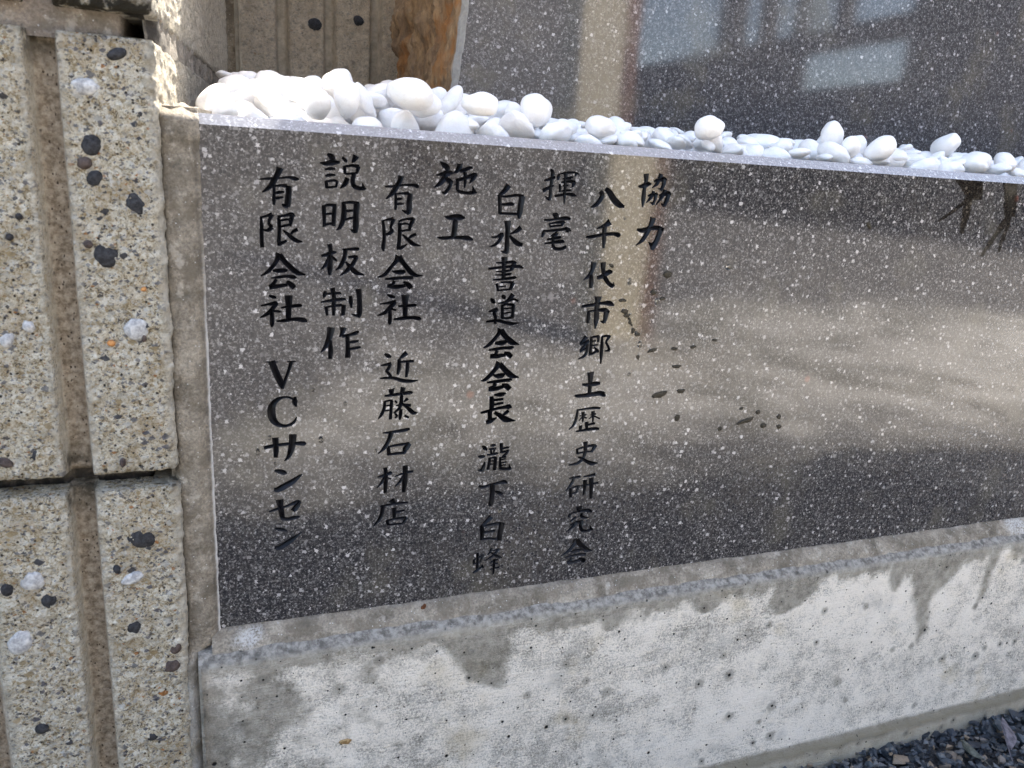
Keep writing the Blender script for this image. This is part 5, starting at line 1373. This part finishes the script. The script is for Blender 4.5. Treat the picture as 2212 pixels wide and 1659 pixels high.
FLECKS = [(217.1, 166.8, 3.25, 2.01, 0), (213.6, 127.7, 3.55, 1.06, 15), (226.6, 128.2, 2.42, 1.07, 0), (237.9, 129.0, 2.22, 1.29, 10), (229.3, 118.7, 3.18, 1.09, 0), (221.1, 103.7, 5.35, 1.98, 15), (278.2, 85.9, 7.59, 1.42, 15), (274.1, 93.3, 1.61, 0.93, 10), (261.8, 82.2, 1.59, 1.64, 60), (185.5, 170.7, 1.75, 0.97, -20), (341.5, 195.1, 3.37, 1.5, -45), (196.0, 147.8, 1.81, 1.21, -50),
          (195.2, 148.2, 2.25, 1.57, 0), (196.4, 145.9, 1.88, 1.35, 0), (198.1, 144.2, 1.14, 0.79, 0), (198.8, 142.6, 1.26, 1.25, 0), (199.9, 141.1, 0.76, 0.68, 0), (201.0, 138.2, 1.4, 1.72, 0), (203.6, 136.2, 1.92, 1.26, 0), (210.5, 157.7, 2.17, 1.57, 0), (216.1, 154.4, 1.94, 1.13, 0), (233.5, 105.0, 2.75, 1.6, 0), (233.4, 90.2, 1.81, 2.52, 0), (285.6, 90.5, 1.97, 1.58, 0), (300.7, 87.1, 1.71, 1.6, 0), (290.8, 82.4, 2.77, 2.0, 0), (301.8, 81.1, 2.35, 1.75, 0), (250.6, 132.4, 2.09, 0.72, 0), (193.3, 153.7, 2.49, 1.0, 0), (205.5, 124.3, 1.17, 1.41, 0)]
def drop_mesh(w, h, seed):
    bm = bmesh.new(); bmesh.ops.create_uvsphere(bm, u_segments=24, v_segments=12, radius=1)
    for v in bm.verts:
        p = v.co; t = -p.z                                     # heavier towards the bottom
        v.co = Vector((p.x * w * (1 - .22 * p.z), p.y * min(w, h) * .7 - .00004, p.z * h))
    bmesh.ops.bisect_plane(bm, geom=bm.verts[:] + bm.edges[:] + bm.faces[:], plane_co=(0, .00001, 0), plane_no=(0, 1, 0), clear_outer=True)
    bmesh.ops.holes_fill(bm, edges=bm.edges[:])
    me = bpy.data.meshes.new('drop'); bm.to_mesh(me); bm.free()
    for p in me.polygons: p.use_smooth = len(p.vertices) < 8
    me.materials.append(MAT['water']); return me
for i, (x, z, w, h) in enumerate(DROPS):
    o = bpy.data.objects.new('water_drop', drop_mesh(w * .00066, h * .00066, i)); o.location = (x * .001, -.00003, z * .001); link(o)
    side = 'left part of the engraved plate near the text' if x < 130 else 'engraved plate right of the text columns'
    tag(o, 'small clear water drop clinging to the ' + side, 'water drop', 'water drops on the engraved plate')
for i, (x, z, w, h, an) in enumerate(FLECKS):
    o = obj('mud_fleck', lump_mesh(w * .00075, .0007, h * .0008, 40 + i * 3.1, 3, .5), MAT['mud']); o.location = (x * .001, -.0001, z * .001); o.rotation_euler = (0, R(-an), 0)
    lab = 'long dark mud fleck stuck on the polished plate' if w > 3.3 else 'tiny dark mud fleck stuck on the polished plate'
    tag(o, lab, 'mud fleck', 'mud flecks on the engraved plate')
o = obj('leaf_scrap', lump_mesh(.0013, .0005, .0022, 9, 3, .4), MAT['leaf']); o.location = (.0961, -.0028, -.0016); o.rotation_euler = (0, R(15), 0)
tag(o, 'tiny brown leaf scrap stuck on the mortar under the plate', 'leaf scrap')
o = obj('rusty_chip', lump_mesh(.0026, .0012, .0016, 5, 3, .5), MAT['rust']); o.location = (.0561, -.0120, -.0637)
tag(o, 'ochre and black stone chip stuck in the plinth face', 'chip')

# ------------------------------------------------------------------ surroundings seen mirrored in the polish
MAT['cream'] = simple('cream_painted_post', (.62, .55, .40), (.72, .66, .50), 40, .6, .1)
MAT['redbrown'] = simple('red_brown_pipe', (.46, .24, .15), (.56, .32, .21), 40, .5, .1)
MAT['darkwood'] = simple('dark_stained_boards', (.05, .044, .04), (.12, .105, .09), 6, .7, .4, .002, stretch=(1, 1, 14))
MAT['greywall'] = simple('grey_brown_house_wall', (.15, .145, .14), (.24, .23, .22), 3, .8, .3, .003)
MAT['roof'] = simple('grey_roof_tiles', (.06, .062, .066), (.12, .12, .125), 12, .7, .5)
MAT['glass'] = M('dark_window_glass').out((.02, .025, .03), .05)
p_ = empty('porch_post', (.806, -1.16, GZ)); tag(p_, 'cream square porch post standing on the paving', 'post')
part('post_shaft', *boxdata(.752, .858, -1.21, -1.11, GZ, 2.3, .004), MAT['cream'], p_)
part('post_foot', *boxdata(.742, .868, -1.22, -1.10, GZ, GZ + .03, .004), MAT['pave'], p_)
d_ = empty('drain_pipe', (.885, -1.16, GZ)); tag(d_, 'red brown drain pipe beside the cream porch post', 'pipe')
bm = bmesh.new(); bmesh.ops.create_cone(bm, segments=24, radius1=.030, radius2=.030, depth=2.4, cap_ends=True)
for v in bm.verts: v.co += Vector((0, 0, 1.2))
me = bpy.data.meshes.new('pipe'); bm.to_mesh(me); bm.free()
for p in me.polygons: p.use_smooth = len(p.vertices) == 4
obj('pipe_shaft', me, MAT['redbrown'], d_)
part('wall_bracket', *boxdata(.857, .90, -1.17, -1.15, .9, .93), MAT['roof'], d_)

K = 2.4                                     # these stand well back, beyond the sunny paving
def far(x0, x1, y0, y1, z0, z1):
    f = lambda v, c: c + (v - c) * K
    return boxdata(f(x0, .0045), f(x1, .0045), f(y0, .496), f(y1, .496), max(GZ, f(z0, .2123)), f(z1, .2123))
fx = lambda v: .0045 + (v - .0045) * K
fy = lambda v: .496 + (v - .496) * K
h_ = empty('timber_house', (fx(.2), fy(-5.5), GZ)); tag(h_, 'grey house across the paving from the stone plate', 'house')
part('front_wall', *far(-4.5, 2.57, -6.6, -4.5, GZ, 1.9), MAT['greywall'], h_)
ez = .2123 + 1.65 * K
rv = [(fx(-4.8), fy(-4.2), ez), (fx(2.7), fy(-4.2), ez), (fx(2.7), fy(-5.5), ez + 2), (fx(-4.8), fy(-5.5), ez + 2), (fx(2.7), fy(-6.9), ez), (fx(-4.8), fy(-6.9), ez)]
part('roof', rv, [(0, 1, 2, 3), (3, 2, 4, 5), (1, 4, 2), (0, 3, 5)], MAT['roof'], h_)
for x0, x1 in ((-1.6, -.6), (.2, .75)):
    wf = part('window', *far(x0, x1, -4.5, -4.46, .45, 1.1), MAT['cream'], h_)
    vs, fs = far(x0 + .05, x1 - .05, -4.458, -4.452, .5, 1.05)
    w2 = obj('pane', mesh('pane', [Vector(v) - h_.location for v in vs], fs), MAT['glass'], wf)
part('door', *far(1.1, 1.5, -4.5, -4.47, GZ, .9), MAT['darkwood'], h_)

f_ = empty('board_fence', (fx(2.9), fy(-3.5), GZ)); tag(f_, 'tall dark board screen with open posts right of the grey house', 'fence')
part('lower_boards', *far(2.88, 2.93, -5.3, -3.05, GZ, .98), MAT['darkwood'], f_)
part('lower_boards', *far(2.88, 2.93, -3.05, -2.36, GZ, .70), MAT['darkwood'], f_)
part('top_rail', *far(2.87, 2.94, -3.05, -2.36, .88, .98), MAT['darkwood'], f_)
part('solid_panel', *far(2.88, 2.93, -2.36, -1.6, GZ, 2.0), MAT['darkwood'], f_)
part('solid_panel', *far(2.88, 2.93, -1.6, .2, GZ, 2.0), MAT['greywall'], f_)
for y0, y1 in ((-3.82, -3.62), (-3.43, -3.33), (-3.14, -3.06), (-2.84, -2.76)):
    part('post', *far(2.875, 2.935, y0, y1, .981, 2.0), MAT['darkwood'], f_)
part('head_rail', *far(2.86, 2.95, -5.3, -2.361, 2.001, 2.1), MAT['darkwood'], f_)
print('objects', len(SC.objects))
